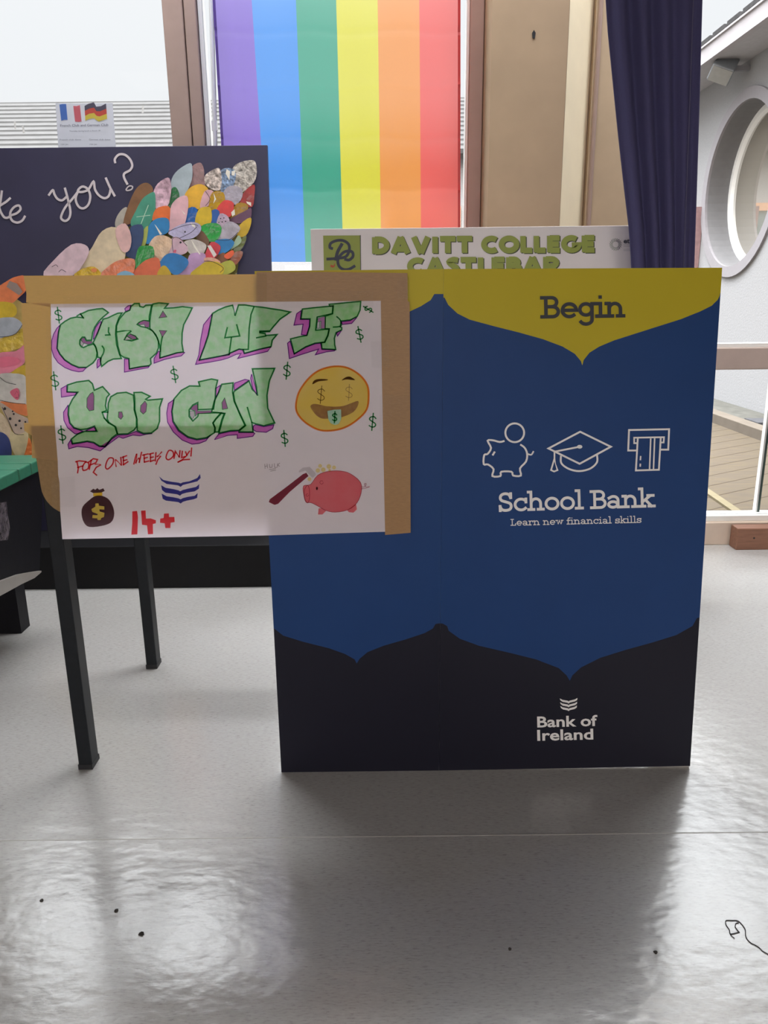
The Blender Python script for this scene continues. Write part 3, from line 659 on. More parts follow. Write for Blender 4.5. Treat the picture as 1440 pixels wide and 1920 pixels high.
def word(name, fills, shades, holes, lines, label, w=2.7):
    m = MB()
    for p in fills: flat(m, p, Q[0])
    wd = m.build(name, I_green, poster, label=label)
    for p in shades:
        m = MB(); flat(m, p, Q[0]); ribbon(m, p, 1.6, Q[1], True, mi=1)
        m.build('drop_shadow', [I_mag, I_pur], wd, label='magenta drop shadow')
    m = MB()
    for p in fills: ribbon(m, p, w, Q[2], True)
    for p in lines: ribbon(m, p, w, Q[2])
    for p, c in holes: ribbon(m, p, w * .75, Q[2], True)
    m.build('letter_outline', I_dark, wd, label='dark green outline')
    for p, c in holes:
        m = MB(); flat(m, p, Q[3]); m.build('letter_counter', M_hole_w if c else M_hole_m, wd, label='white opening in a letter' if c else 'magenta opening in a letter')
    return wd
M_hole_m = sheet_mat('magenta_opening', (.46, .15, .42), .4, .08, 50, gloss=.04); M_hole_w = sheet_mat('white_opening', (.70, .62, .70), .4, .03, 50, gloss=.04)
A, B_, C_, D_, E_, G_ = view(90, 560, 9), view(220, 560, 9), view(365, 560, 9), view(530, 555, 7.579), view(90, 695, 6.545), view(305, 680, 6.545)
word('word_cash',
 [A([(210, 440), (290, 380), (380, 330), (480, 310), (590, 322), (550, 260), (680, 200), (820, 175), (920, 165), (960, 190), (1020, 235), (930, 310), (850, 390), (790, 480), (755, 570), (735, 700), (650, 705), (620, 650), (580, 650), (540, 700), (535, 770), (560, 810), (600, 825), (670, 790), (770, 765), (810, 830), (830, 920), (815, 1010), (760, 1085), (650, 1160), (520, 1160), (400, 1110), (280, 1030), (200, 930), (155, 840), (165, 700), (180, 560)]),
  A([(930, 345), (1010, 325), (1110, 275), (1180, 245), (1250, 240), (1195, 330), (1150, 450), (1140, 600), (1160, 780), (1200, 920), (1240, 1010), (1100, 1020), (1010, 1060), (905, 1145), (885, 1060), (890, 1000), (840, 990), (830, 900), (800, 800), (760, 745), (830, 600), (890, 440)]),
  B_([(130, 230), (210, 195), (230, 130), (290, 80), (370, 80), (380, 130), (440, 145), (480, 110), (578, 105), (560, 200), (540, 300), (540, 375), (440, 370), (370, 400), (335, 435), (400, 470), (500, 490), (590, 540), (650, 610), (695, 720), (695, 830), (660, 920), (560, 1010), (570, 1100), (540, 1130), (380, 1150), (205, 1185), (195, 1010), (110, 990), (50, 950), (10, 800), (-15, 600), (-12, 460), (30, 350)]),
  B_([(600, 90), (700, 70), (860, 85), (800, 160), (950, 155), (1100, 135), (1265, 155), (1200, 290), (1120, 440), (1095, 580), (1090, 750), (1115, 900), (1000, 915), (870, 955), (720, 1000), (728, 880), (712, 780), (675, 660), (605, 555), (550, 505), (548, 380), (565, 250), (580, 150)])],
 [A([(205, 445), (150, 500), (95, 600), (65, 700), (60, 850), (100, 980), (170, 1080), (280, 1160), (400, 1210), (520, 1235), (590, 1225), (645, 1165), (520, 1170), (400, 1120), (280, 1040), (192, 935), (147, 840), (157, 700), (172, 560)]),
  A([(765, 690), (775, 590), (800, 490), (850, 420), (890, 385), (905, 400), (870, 500), (820, 600)]), A([(840, 1030), (880, 1010), (885, 1120), (830, 1170), (825, 1100)]),
  B_([(125, 170), (180, 120), (228, 110), (210, 190), (140, 215)]), B_([(120, 1015), (190, 1020), (200, 1190), (380, 1158), (540, 1138), (520, 1165), (350, 1195), (120, 1240)]),
  B_([(620, 1010), (690, 890), (712, 890), (714, 1004), (870, 962), (1000, 922), (1140, 905), (1080, 965), (950, 990), (800, 1025), (620, 1090)])],
 [(A([(560, 680), (610, 660), (640, 720), (735, 720), (745, 750), (680, 770), (620, 750), (590, 745)]), 0), (A([(552, 700), (600, 755), (575, 800), (548, 770)]), 1),
  (B_([(350, 425), (400, 390), (450, 372), (538, 390), (536, 480), (480, 482), (455, 430), (380, 440)]), 0), (B_([(165, 625), (220, 602), (300, 640), (325, 672), (260, 685)]), 0), (B_([(160, 640), (240, 690), (130, 695)]), 1),
  (B_([(770, 215), (830, 305), (712, 320)]), 0), (B_([(716, 540), (828, 546), (760, 640)]), 0)],
 [A([(1025, 490), (1020, 560), (1045, 610), (970, 615)]), A(curve([(915, 800), (945, 850), (935, 920), (900, 990), (888, 1060)])), B_([(0, 560), (100, 545), (240, 545), (170, 600), (120, 690), (240, 712), (345, 680), (300, 630), (220, 600)]), A([(550, 260), (600, 325)]), A([(490, 290), (550, 255)]), B_([(760, 640), (740, 740), (725, 890)])],
 'green graffiti word CASH with magenta drop shadow')
word('word_me',
 [C_([(300, 250), (400, 190), (520, 140), (640, 110), (680, 290), (740, 105), (850, 105), (1000, 130), (1150, 145), (1300, 170), (1440, 190), (1617, 225), (1440, 345), (1330, 470), (1270, 545), (1100, 548), (1100, 575), (1190, 590), (1200, 622), (1390, 605), (1310, 700), (1290, 810), (1100, 850), (880, 912), (840, 922), (818, 858), (750, 850), (600, 915), (580, 945), (400, 975), (80, 1035), (170, 800), (230, 620), (270, 420)])],
 [C_([(296, 255), (150, 440), (100, 700), (70, 950), (15, 1110), (260, 1070), (450, 1035), (570, 1000), (700, 940), (780, 925), (725, 1010), (950, 955), (1230, 890), (1290, 815), (1100, 858), (880, 920), (835, 930), (810, 868), (750, 858), (605, 922), (400, 984), (72, 1044), (162, 800), (222, 620), (262, 420)])],
 [], [C_([(550, 490), (510, 660), (760, 630), (710, 440)]), C_([(620, 660), (580, 945)]), C_([(1000, 140), (950, 270), (920, 500), (905, 855), (820, 858)]), C_([(1045, 660), (1200, 630)]), C_([(1100, 562), (1265, 556)])],
 'green graffiti word ME with magenta drop shadow')
word('word_if',
 [D_([(280, 185), (460, 165), (715, 140), (705, 250), (620, 270), (490, 300), (470, 485), (660, 470), (640, 560), (595, 655), (460, 670), (330, 720), (165, 820), (110, 610), (230, 580), (345, 560), (385, 430), (390, 325), (260, 325)]),
  D_([(660, 118), (850, 100), (1000, 85), (1110, 75), (1100, 200), (1060, 290), (960, 340), (830, 355), (820, 440), (840, 450), (840, 480), (760, 520), (735, 600), (740, 690), (755, 760), (560, 750), (548, 664), (600, 658), (645, 560), (664, 466), (602, 464), (608, 285), (710, 252), (720, 140), (668, 144)])],
 [D_([(265, 205), (200, 250), (160, 415), (290, 400), (265, 550), (340, 560), (378, 430), (382, 333), (252, 333)]), D_([(105, 640), (70, 670), (95, 890), (270, 830), (510, 755), (465, 835), (620, 795), (735, 780), (755, 768), (555, 758), (540, 670), (460, 680), (330, 730), (162, 828)]), D_([(832, 368), (960, 350), (1055, 305), (980, 390), (850, 405)]), D_([(764, 528), (835, 490), (780, 570)])],
 [(D_([(500, 325), (598, 292), (596, 460), (545, 460), (550, 350), (505, 370)]), 0), (D_([(495, 375), (525, 365), (520, 455), (490, 455)]), 1)],
 [D_(curve([(770, 295), (820, 345), (828, 425), (720, 442)]))], 'green graffiti word IF with magenta drop shadow', 2.5)
word('word_you',
 [E_([(240, 175), (350, 140), (500, 120), (545, 160), (568, 240), (670, 195), (755, 290), (720, 330), (705, 430), (720, 490), (665, 510), (690, 580), (740, 640), (820, 685), (850, 775), (780, 830), (700, 930), (630, 925), (560, 880), (480, 865), (400, 880), (300, 895), (285, 840), (360, 780), (450, 745), (600, 745), (570, 680), (480, 715), (400, 725), (320, 700), (270, 640), (250, 540), (255, 440), (300, 350), (365, 265), (235, 260)]),
  E_([(850, 275), (960, 265), (1048, 300), (1058, 400), (1058, 480), (1085, 580), (1085, 690), (1055, 730), (980, 775), (855, 780), (830, 690), (748, 636), (725, 590), (735, 500), (740, 400), (770, 320)]),
  E_([(1054, 268), (1150, 265), (1255, 315), (1200, 350), (1225, 362), (1405, 345), (1370, 450), (1370, 620), (1340, 710), (1270, 765), (1170, 770), (1095, 735), (1094, 600), (1066, 480), (1064, 340)])],
 [E_([(230, 180), (160, 220), (165, 325), (330, 300), (355, 270), (230, 265)]), E_([(248, 420), (190, 510), (195, 610), (240, 700), (330, 775), (360, 775), (430, 742), (400, 733), (316, 708), (263, 645), (243, 540)]), E_([(460, 738), (565, 690), (590, 738)]),
  E_([(278, 850), (245, 905), (255, 960), (360, 930), (500, 945), (640, 985), (760, 890), (870, 810), (920, 830), (1040, 790), (1130, 800), (1280, 772), (1170, 780), (1080, 745), (980, 785), (855, 792), (785, 838), (705, 938), (630, 934), (560, 890), (480, 874), (400, 889), (296, 904)])],
 [(E_([(550, 268), (562, 310), (560, 480), (510, 490), (480, 450), (482, 340), (520, 285)]), 0), (E_([(870, 510), (905, 508), (918, 560), (895, 593), (867, 570)]), 0), (E_([(1190, 378), (1210, 410), (1200, 500), (1170, 528), (1137, 498), (1142, 430)]), 0)],
 [E_([(665, 510), (735, 510)]), E_([(690, 580), (740, 635)])], 'green graffiti word YOU with magenta drop shadow')
word('word_can',
 [G_([(140, 445), (230, 340), (330, 285), (455, 288), (440, 235), (600, 200), (675, 215), (650, 320), (645, 430), (625, 570), (430, 578), (430, 490), (370, 520), (325, 580), (325, 660), (370, 715), (430, 660), (440, 620), (715, 615), (650, 690), (615, 740), (640, 800), (635, 860), (540, 920), (420, 940), (310, 910), (200, 830), (130, 720), (115, 600)]),
  G_([(725, 265), (865, 247), (858, 360), (876, 470), (945, 630), (1010, 770), (935, 830), (830, 835), (690, 865), (735, 700), (765, 622), (600, 605), (635, 470), (690, 360)]),
  G_([(880, 350), (1060, 225), (1100, 330), (1165, 405), (1150, 300), (1100, 75), (1375, 70), (1310, 220), (1280, 400), (1290, 560), (1375, 740), (1240, 775), (1140, 750), (1095, 735), (1110, 850), (940, 850), (948, 828), (1018, 770), (955, 640), (885, 480), (868, 370)]),
  G_([(720, 622), (755, 625), (725, 700), (685, 850), (643, 852), (645, 800), (620, 740), (655, 692)])],
 [G_([(135, 455), (70, 500), (50, 620), (60, 730), (130, 850), (240, 950), (360, 1000), (450, 990), (530, 960), (590, 892), (540, 932), (420, 950), (310, 922), (192, 840), (122, 727), (107, 600)]), G_([(712, 275), (655, 312), (652, 430), (685, 360)]), G_([(885, 250), (1010, 205), (1060, 216), (882, 338), (874, 290)]), G_([(1092, 140), (1080, 190), (1105, 320), (1156, 390), (1142, 300)]),
  G_([(635, 945), (690, 875), (830, 845), (930, 838), (936, 858), (1110, 858), (1130, 868), (1105, 905), (915, 930), (915, 885), (800, 892)]), G_([(1112, 780), (1140, 760), (1240, 785), (1365, 760), (1350, 810), (1270, 855), (1150, 845), (1110, 822)])],
 [(G_([(345, 570), (375, 530), (425, 512), (428, 597), (600, 592), (590, 610), (430, 622), (405, 650), (400, 590), (370, 580)]), 0), (G_([(335, 595), (385, 595), (390, 650), (362, 690), (338, 650)]), 1), (G_([(760, 440), (795, 560), (735, 570), (730, 490)]), 0)],
 [G_([(1040, 550), (1095, 735)])], 'green graffiti word CAN with magenta drop shadow')
# scattered dollar signs
def dollar(m, cx, cy, h, tilt, w, put, mi=0, bar=1.0):
    S_ = curve([(.36, -.42), (.12, -.62), (-.28, -.52), (-.36, -.25), (0, -.02), (.34, .2), (.34, .48), (0, .62), (-.36, .46)], n=3); c, s = math.cos(R(tilt)), math.sin(R(tilt))
    tr = lambda p: (cx + h / 2 * (p[0] * c - p[1] * s), cy + h / 2 * (p[0] * s + p[1] * c))
    ribbon(m, [tr(p) for p in S_], w, put, mi=mi); ribbon(m, [tr((.02, -bar)), tr((-.02, bar))], w, put, mi=mi)
for x, y, h, t in ((109.5, 591, 30, -8), (102.5, 714, 34, -8), (327, 702, 31, -10), (116, 815, 33, -8), (538, 695, 32, 4), (674, 627, 30, -12), (690.5, 580, 21, -60), (698.5, 791, 32, 4), (533.5, 822, 30, -6)):
    m = MB(); dollar(m, x, y, h, t, 2.3, Q[0]); m.build('dollar_sign', I_dark, poster, label='small dark green dollar sign')
# red line of writing
v4 = view(80, 820, 4.0); m = MB()
for st in ([(256, 180), (268, 230), (262, 266)], [(248, 183), (275, 176), (325, 182)], [(262, 226), (302, 214)], [(365, 172), (350, 240)], [(345, 186), (380, 160), (412, 166), (400, 190), (360, 206)], [(395, 202), (438, 205), (402, 225), (380, 262), (405, 283)],
           [(552, 218), (545, 165), (592, 212), (586, 150)], [(606, 145), (606, 206)], [(597, 150), (630, 138)], [(606, 175), (632, 168)], [(606, 206), (640, 182)], [(684, 200), (696, 150), (706, 122), (698, 196), (722, 152), (724, 192), (742, 112)],
           [(761, 130), (763, 186)], [(750, 134), (790, 124)], [(761, 158), (786, 150)], [(763, 186), (797, 177)], [(809, 125), (809, 181)], [(799, 126), (830, 118)], [(809, 152), (830, 147)], [(809, 181), (836, 171)], [(850, 115), (845, 177)], [(892, 110), (855, 146), (887, 140), (862, 170), (850, 202)],
           [(985, 157), (995, 105), (1025, 152), (1030, 100)], [(1048, 104), (1042, 152), (1068, 144)], [(1072, 108), (1082, 135)], [(1102, 103), (1075, 142), (1012, 187), (1055, 168), (1102, 165)], [(1117, 80), (1112, 140)]): ribbon(m, v4(st), 2.5, Q[0])
for st in ([(320, 188), (345, 195), (340, 235), (305, 248), (300, 220)], [(500, 155), (530, 160), (525, 200), (490, 237), (472, 225), (480, 185)], [(945, 100), (975, 105), (980, 140), (945, 168), (925, 150)]): ribbon(m, v4(curve(st, True, 3)), 2.5, Q[0], True)
m.build('handwritten_line', I_red, poster, label='red handwritten line FOR ONE WEEK ONLY!')
# money bag
m = MB(); body = v4(curve([(395, 440), (450, 440), (500, 470), (530, 530), (535, 590), (510, 640), (440, 665), (350, 672), (310, 640), (292, 580), (300, 520), (350, 470)], True, 3))
S_d = [(395, 495), (420, 495), (422, 512), (463, 518), (462, 542), (425, 540), (428, 556), (464, 566), (460, 598), (438, 606), (436, 620), (412, 620), (410, 608), (372, 606), (375, 582), (412, 584), (412, 574), (372, 560), (366, 538), (395, 520)]
flat(m, body, Q[0], 0); flat(m, v4([(378, 420), (448, 413), (446, 438), (380, 442)]), Q[0], 1); flat(m, v4([(355, 405), (380, 385), (395, 394), (410, 380), (425, 394), (455, 382), (466, 402), (440, 414), (378, 418)]), Q[0], 0)
o = m.build('money_bag_drawing', [I_brown, I_gold], poster, label='dark brown money bag with yellow dollar sign')
m = MB(); flat(m, v4(S_d), Q[2]); m.build('dollar_mark', sheet_mat('gold_mark', (.72, .50, .03), .4, .05), o, label='yellow dollar mark')
# navy chevrons, age note
m = MB()
for q in ([(872, 292), (905, 320), (960, 332), (1020, 340), (1035, 346), (1050, 338), (1100, 330), (1160, 305), (1180, 275), (1185, 305), (1160, 330), (1100, 345), (1050, 358), (1035, 372), (1015, 360), (930, 350), (890, 325)], [(888, 358), (920, 378), (980, 388), (1020, 398), (1032, 405), (1050, 395), (1090, 385), (1150, 372), (1175, 350), (1172, 385), (1140, 405), (1080, 415), (1045, 425), (1030, 438), (1010, 428), (920, 415), (895, 395)], [(892, 422), (930, 442), (985, 450), (1020, 458), (1035, 465), (1050, 456), (1085, 447), (1140, 438), (1163, 418), (1158, 455), (1130, 465), (1080, 475), (1050, 484), (1035, 497), (1018, 486), (925, 475), (900, 460)]): flat(m, v4(q), Q[0])
m.build('chevron_drawing', I_navy, poster, label='three navy chevrons')
m = MB()
for q in ([(672, 555), (708, 552), (715, 600), (710, 728), (665, 730), (672, 640)], [(738, 550), (772, 548), (775, 610), (810, 608), (850, 622), (848, 645), (826, 650), (828, 725), (790, 727), (783, 660), (745, 655)], [(910, 572), (946, 570), (948, 598), (988, 597), (990, 635), (960, 640), (958, 680), (920, 680), (915, 645), (880, 640), (882, 610), (908, 605)]): flat(m, v4(q), Q[0])
m.build('age_note', I_redf, poster, label='thick red 14+')
# round yellow face
vf = view(540, 675, 8.0); fc = vf(curve([(700, 95), (900, 120), (1080, 230), (1190, 380), (1210, 560), (1180, 740), (1060, 880), (880, 1000), (690, 1055), (490, 1055), (330, 985), (200, 880), (125, 760), (125, 620), (180, 450), (320, 265), (480, 150)], True, 4))
m = MB(); flat(m, fc, Q[0]); face = m.build('round_face_drawing', I_face, poster, label='round yellow face with dollar eyes and tongue')
m = MB(); ribbon(m, fc, 3.4, Q[1], True); m.build('face_outline', I_or, face)
m = MB(); flat(m, vf(curve([(335, 700), (380, 660), (470, 668), (560, 690), (700, 700), (830, 690), (940, 650), (1050, 615), (1050, 680), (1000, 760), (930, 810), (830, 850), (790, 860), (610, 880), (520, 880), (450, 850), (390, 790)], True, 3)), Q[1])
flat(m, vf(curve([(365, 360), (390, 310), (460, 285), (590, 290), (580, 305), (460, 320), (390, 355)], True, 3)), Q[1], 1); flat(m, vf(curve([(805, 305), (860, 262), (930, 250), (1005, 298), (960, 300), (900, 292), (850, 295)], True, 3)), Q[1], 1)
dollar(m, vf([(495, 0)])[0][0], vf([(0, 520)])[0][1], 34, 4, 1.1, Q[1], 1, .98); dollar(m, vf([(915, 0)])[0][0], vf([(0, 485)])[0][1], 32, 2, 1.0, Q[1], 0, .95)
m.build('face_features', [I_maroon, I_brown], face, label='brown brows, dollar eyes and mouth')
m = MB(); flat(m, vf([(590, 765), (690, 745), (795, 742), (800, 880), (760, 960), (700, 975), (640, 950), (605, 890)]), Q[3]); dollar(m, vf([(700, 0)])[0][0], vf([(0, 858)])[0][1], 21, 2, 2.4, Q[4], 1)
m.build('tongue', [sheet_mat('mint_tongue', (.36, .62, .44), .35, .1, 60), I_dark], face, label='mint green tongue with dollar sign')
# pink pig, coins and hammer
vp = view(420, 820, 3.789); pg = vp(curve([(565, 345), (615, 335), (665, 270), (740, 242), (830, 239), (900, 260), (970, 320), (975, 390), (945, 465), (880, 515), (790, 532), (725, 520), (670, 490), (620, 465), (582, 460), (566, 405)], True, 3))
m = MB(); flat(m, pg, Q[0]); flat(m, vp([(672, 505), (695, 503), (725, 522), (700, 548), (668, 548)]), Q[1]); flat(m, vp([(875, 518), (938, 472), (945, 512), (920, 535), (888, 532)]), Q[1])
pig = m.build('piggy_bank_drawing', I_pig, poster, label='coral pink piggy bank')
m = MB(); ribbon(m, pg, 1.0, Q[2], True); ribbon(m, vp(curve([(592, 340), (570, 380), (575, 440), (592, 466), (606, 440), (606, 370)], True, 3)), 1.0, Q[2], True); ribbon(m, vp(arc(592, 410, 9, 9, 0, 300, 8)), .8, Q[2]); ribbon(m, vp(curve([(975, 352), (1000, 350), (1012, 330), (998, 330), (1008, 352), (1035, 350), (1010, 360), (976, 366)])), .9, Q[2]); ribbon(m, vp(arc(693, 320, 12, 12, 0, 320, 10)), .8, Q[2])
m.build('pig_outline', I_pigl, pig); m = MB(); flat(m, vp(arc(660, 363, 7, 12, 0, 360, 12)[:-1]), Q[2]); m.build('eye', I_black, pig)
m = MB()
for x, y, r in ((683, 203, 14), (745, 207, 17), (782, 214, 14), (667, 235, 16), (705, 230, 17), (750, 234, 9), (607, 297, 14)): flat(m, vp(arc(x, y, r, r, 0, 360, 14)[:-1]), Q[0]); ribbon(m, vp(arc(x, y, r * .55, r * .55, 0, 360, 10)[:-1]), .5, Q[1], True, mi=0)
m.build('coins_drawing', I_coin, poster, label='pale gold coins above the pig')
m = MB(); flat(m, vp([(585, 252), (600, 275), (470, 385), (385, 472), (360, 480), (318, 460), (325, 440), (440, 355), (560, 262)]), Q[0]); flat(m, vp([(530, 240), (560, 215), (610, 210), (650, 255), (652, 268), (630, 288), (603, 262), (578, 236), (535, 250)]), Q[0], 1)
m.build('hammer_drawing', [I_ham, I_grey], poster, label='grey headed hammer with dark red handle')
m = MB()
for st in ([(290, 190), (292, 222)], [(306, 188), (309, 218)], [(291, 207), (307, 203)], [(322, 190), (326, 215), (341, 213), (343, 190)], [(358, 186), (360, 215), (376, 212)], [(382, 185), (380, 212)], [(396, 182), (381, 198), (396, 205)], [(322, 228), (368, 222)], [(330, 240), (368, 233)]): ribbon(m, vp(st), .7, Q[0])
m.build('pencil_note', I_black, poster, label='tiny pencilled capitals')
# strips of clear tape along the edges
tm, nt, b = nodes('clear_tape'); nt.nodes.remove(b)
t_ = nt.nodes.new('ShaderNodeBsdfTransparent'); t_.inputs[0].default_value = (1, 1, 1, 1); g_ = nt.nodes.new('ShaderNodeBsdfGlossy'); g_.inputs['Roughness'].default_value = .10
mx = nt.nodes.new('ShaderNodeMixShader'); mx.inputs[0].default_value = .05; bn = nt.nodes.new('ShaderNodeBump'); bn.inputs['Strength'].default_value = 1.0; bn.inputs['Distance'].default_value = .05
nt.links.new(noise(nt, coords(nt, (1, 1, .5)), 70, 4, .6), bn.inputs['Height']); nt.links.new(bn.outputs[0], g_.inputs['Normal'])
nt.links.new(t_.outputs[0], mx.inputs[1]); nt.links.new(g_.outputs[0], mx.inputs[2]); nt.links.new(mx.outputs[0], nt.nodes['Material Output'].inputs[0])
for q in ([(118, 556), (245, 554), (247, 582), (120, 584)], [(300, 556), (345, 555), (346, 576), (301, 577)], [(515, 548), (700, 545), (700, 576), (516, 578)], [(86, 600), (106, 600), (108, 700), (88, 702)], [(92, 730), (112, 730), (116, 800), (96, 802)], [(96, 896), (140, 893), (142, 950), (98, 952)], [(695, 640), (728, 640), (730, 690), (697, 690)], [(744, 520), (768, 520), (768, 560), (746, 560)], [(712, 740), (764, 742), (764, 810), (712, 808)]):
    fr = [S_p.at(x, y, .0042) for x, y in q]; m = MB(); m.face(fr); m.build('clear_tape', tm, poster, label='glossy clear tape')
# ================================================================ rainbow flag hanging in front of the second window
FY = 2.955
M_flag = []
for nm, c, tc in (('flag_violet', (.16, .09, .52), (.24, .13, .70)), ('flag_blue', (.03, .22, .62), (.028, .33, .98)), ('flag_green', (.01, .28, .17), (.012, .42, .27)), ('flag_yellow', (.62, .58, .03), (.85, .81, .02)), ('flag_orange', (.70, .26, .04), (1.0, .36, .05)), ('flag_red', (.65, .06, .05), (1.0, .12, .10))):
    M_flag.append(sheet_mat(nm, c, .78, .04, 160, (1, 1, 1), .19, .0, tc))
topx = [400, 472, 555, 630, 708, 786, 862]; botx = [428, 504, 573, 644, 715, 790, 862]
def flag_pt(u, v, off=0):                     # u across 0..6, v down 0..1
    i = min(5, int(u)); f = u - i
    xt = topx[i] + (topx[i + 1] - topx[i]) * f; xbm = botx[i] + (botx[i + 1] - botx[i]) * f
    pt = U(xt, 0, FY); pb = U(xbm, 491, FY); zb_ = pb.z; z = 2.54 + (zb_ - 2.54) * v
    t = (pt.z - z) / (pt.z - pb.z); x = pt.x + (pb.x - pt.x) * t
    y = FY + .006 * math.sin(u * 2.1 + v * 3) + .005 * math.sin(u * 5.3 - v * 7 + 1) * v + .007 * math.exp(-((u - .35 - v * .3) / .16) ** 2) * math.sin(v * 3)
    for k in range(1, 9): y += .0028 * math.exp(-((v - k * .118 - .004 * math.sin(u * 3 + k)) / .006) ** 2) * (-1) ** k
    return Vector((x, y - off, z))
m = MB(); NU, NV = 72, 150
for j in range(NV + 1):
    for i in range(NU + 1): m.v.append(flag_pt(6 * i / NU, j / NV))
for j in range(NV):
    for i in range(NU): a_ = j * (NU + 1) + i; m.f.append((a_, a_ + 1, a_ + NU + 2, a_ + NU + 1)); m.m.append(i * 6 // NU)
fg = thing('rainbow_flag', 'rainbow flag with six upright stripes hanging in the window', 'flag', (-.1, FY, 1.13))
m.build('cloth', M_flag, fg, smooth=True)
m = MB()
for j in range(NV + 1): p = flag_pt(0, j / NV); m.v += [p + Vector((-.003, -.0012, 0)), p + Vector((.006, -.0012, 0))]
for j in range(NV): m.f.append((2 * j, 2 * j + 1, 2 * j + 3, 2 * j + 2)); m.m.append(0)
m.build('hem', sheet_mat('violet_hem', (.10, .05, .30), .5), fg, label='dark violet hem')
m = MB()
for j in range(NV + 1): p = flag_pt(6, j / NV); m.v += [p + Vector((-.006, -.0012, 0)), p + Vector((.003, -.0012, 0))]
for j in range(NV): m.f.append((2 * j, 2 * j + 1, 2 * j + 3, 2 * j + 2)); m.m.append(0)
m.build('hem', sheet_mat('red_hem', (.50, .02, .02), .5), fg, label='dark red hem')

# ================================================================ club flyer on the glass
fy_ = Plane(3.084)
M_fly = sheet_mat('flyer_paper', (.74, .75, .80), .5, .02, 20, gloss=.02)
fl_ = thing('flyer', 'white French Club and German Club flyer stuck on the left window', 'flyer', tuple(U(160, 330, 3.084)))
fr = [fy_.at(x, y) for x, y in [(104, 193), (150, 194), (211, 193), (217, 272), (225, 400), (118, 400), (109, 272)]]
m = MB(); m.prism(fr, [p + Vector((0, .0004, 0)) for p in fr]); m.build('paper_sheet', M_fly, fl_)
FQ = put_on(fy_, .0008); vfl = view(90, 180, 10.286)
def pr_(n, c): return sheet_mat(n, c, .5, .03, 30, gloss=.02)
m = MB(); flat(m, vfl([(220, 165), (270, 155), (350, 155), (378, 460), (320, 458), (255, 475)]), FQ); flat(m, vfl([(487, 190), (550, 195), (615, 175), (648, 490), (590, 500), (522, 495)]), FQ, 1)
m.build('tricolour_picture', [pr_('print_blue', (.12, .24, .62)), pr_('print_red', (.75, .20, .24))], fl_, label='blue, white and red flag picture')
m = MB(); up = [(705, 190), (790, 145), (885, 120), (930, 205), (1020, 195), (1120, 145)]; lo = [(720, 480), (800, 440), (890, 430), (940, 470), (980, 495), (1140, 440)]
for k in range(3):
    g_ = lambda t: [(a_[0] + (b_[0] - a_[0]) * t, a_[1] + (b_[1] - a_[1]) * t) for a_, b_ in zip(up, lo)]
    flat(m, vfl(g_(k / 3) + g_((k + 1) / 3)[::-1]), FQ, k)
m.build('black_red_gold_picture', [pr_('print_dark', (.14, .13, .18)), pr_('print_scarlet', (.70, .13, .10)), pr_('print_gold', (.78, .64, .12))], fl_, label='waving black, red and gold flag picture')
m = MB(); type_text(m, 'French Club and German Club', (113, 237.5), (203, 236), 4.2, FQ, .01); type_text(m, 'Thursday during lunch in Room 38', (130, 247), (188, 246), 2.4, FQ)
type_text(m, 'French club dates', (112, 263.5), (152, 263), 2.9, FQ); type_text(m, 'German club dates', (167, 263), (207, 263), 2.9, FQ); type_text(m, '12th Jan', (114, 271.8), (128, 271.6), 2.5, FQ); type_text(m, '19th Jan', (168, 272), (182, 271.6), 2.5, FQ)
m.build('printed_text', pr_('print_grey', (.20, .20, .24)), fl_)
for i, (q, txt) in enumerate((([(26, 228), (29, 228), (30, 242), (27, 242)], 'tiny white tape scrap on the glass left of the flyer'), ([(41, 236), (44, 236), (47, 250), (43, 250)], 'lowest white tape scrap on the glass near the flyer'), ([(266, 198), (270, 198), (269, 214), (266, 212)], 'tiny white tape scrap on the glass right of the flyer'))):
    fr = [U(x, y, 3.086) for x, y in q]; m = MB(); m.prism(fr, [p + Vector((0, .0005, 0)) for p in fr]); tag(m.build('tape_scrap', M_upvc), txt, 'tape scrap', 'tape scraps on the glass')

# ================================================================ navy board with the paper-feather wing
AB = Plane(2.79, .09)
M_navyb = mat('navy_painted_board', (.030, .027, .068), .55, .10, 5, bumps=.02)
ab = thing('art_board', 'tall navy board with painted words and a wing of paper feathers', 'art board', (-1.2, 2.79, .16))
c_ = [AB.at(-330, 278), AB.at(501, 272), AB.at(505, 515)]
zl_, xl_ = .16, c_[0].x; zt_ = c_[1].z
def abp(x, z, off=0): return Vector((x, 2.79 + .09 * z - off, z))
xbot = c_[1].x - .005; xtop = c_[1].x
fr = [abp(xl_, zl_), abp(xbot, zl_), abp(xtop, zt_), abp(xl_, zt_)]
m = MB(); m.prism(fr, [p + Vector((0, .018, 0)) for p in fr]); m.build('board', M_navyb, ab, .001)
m = MB(); m.box((xl_ - .02, 2.60, 0), (U(505, 1000, 2.78).x + .05, 2.93, .159)); tag(m.build('plinth', mat('black_plinth', (.006, .006, .007), .6, .1, 30, .2), None, .003), 'long low black plinth under the navy board', 'plinth')
vt = view(0, 280, 5.3333); AQ = put_on(AB, .0012)
M_chalk = mat('pale_lilac_paint', (.62, .55, .58), .6, .04, 30)
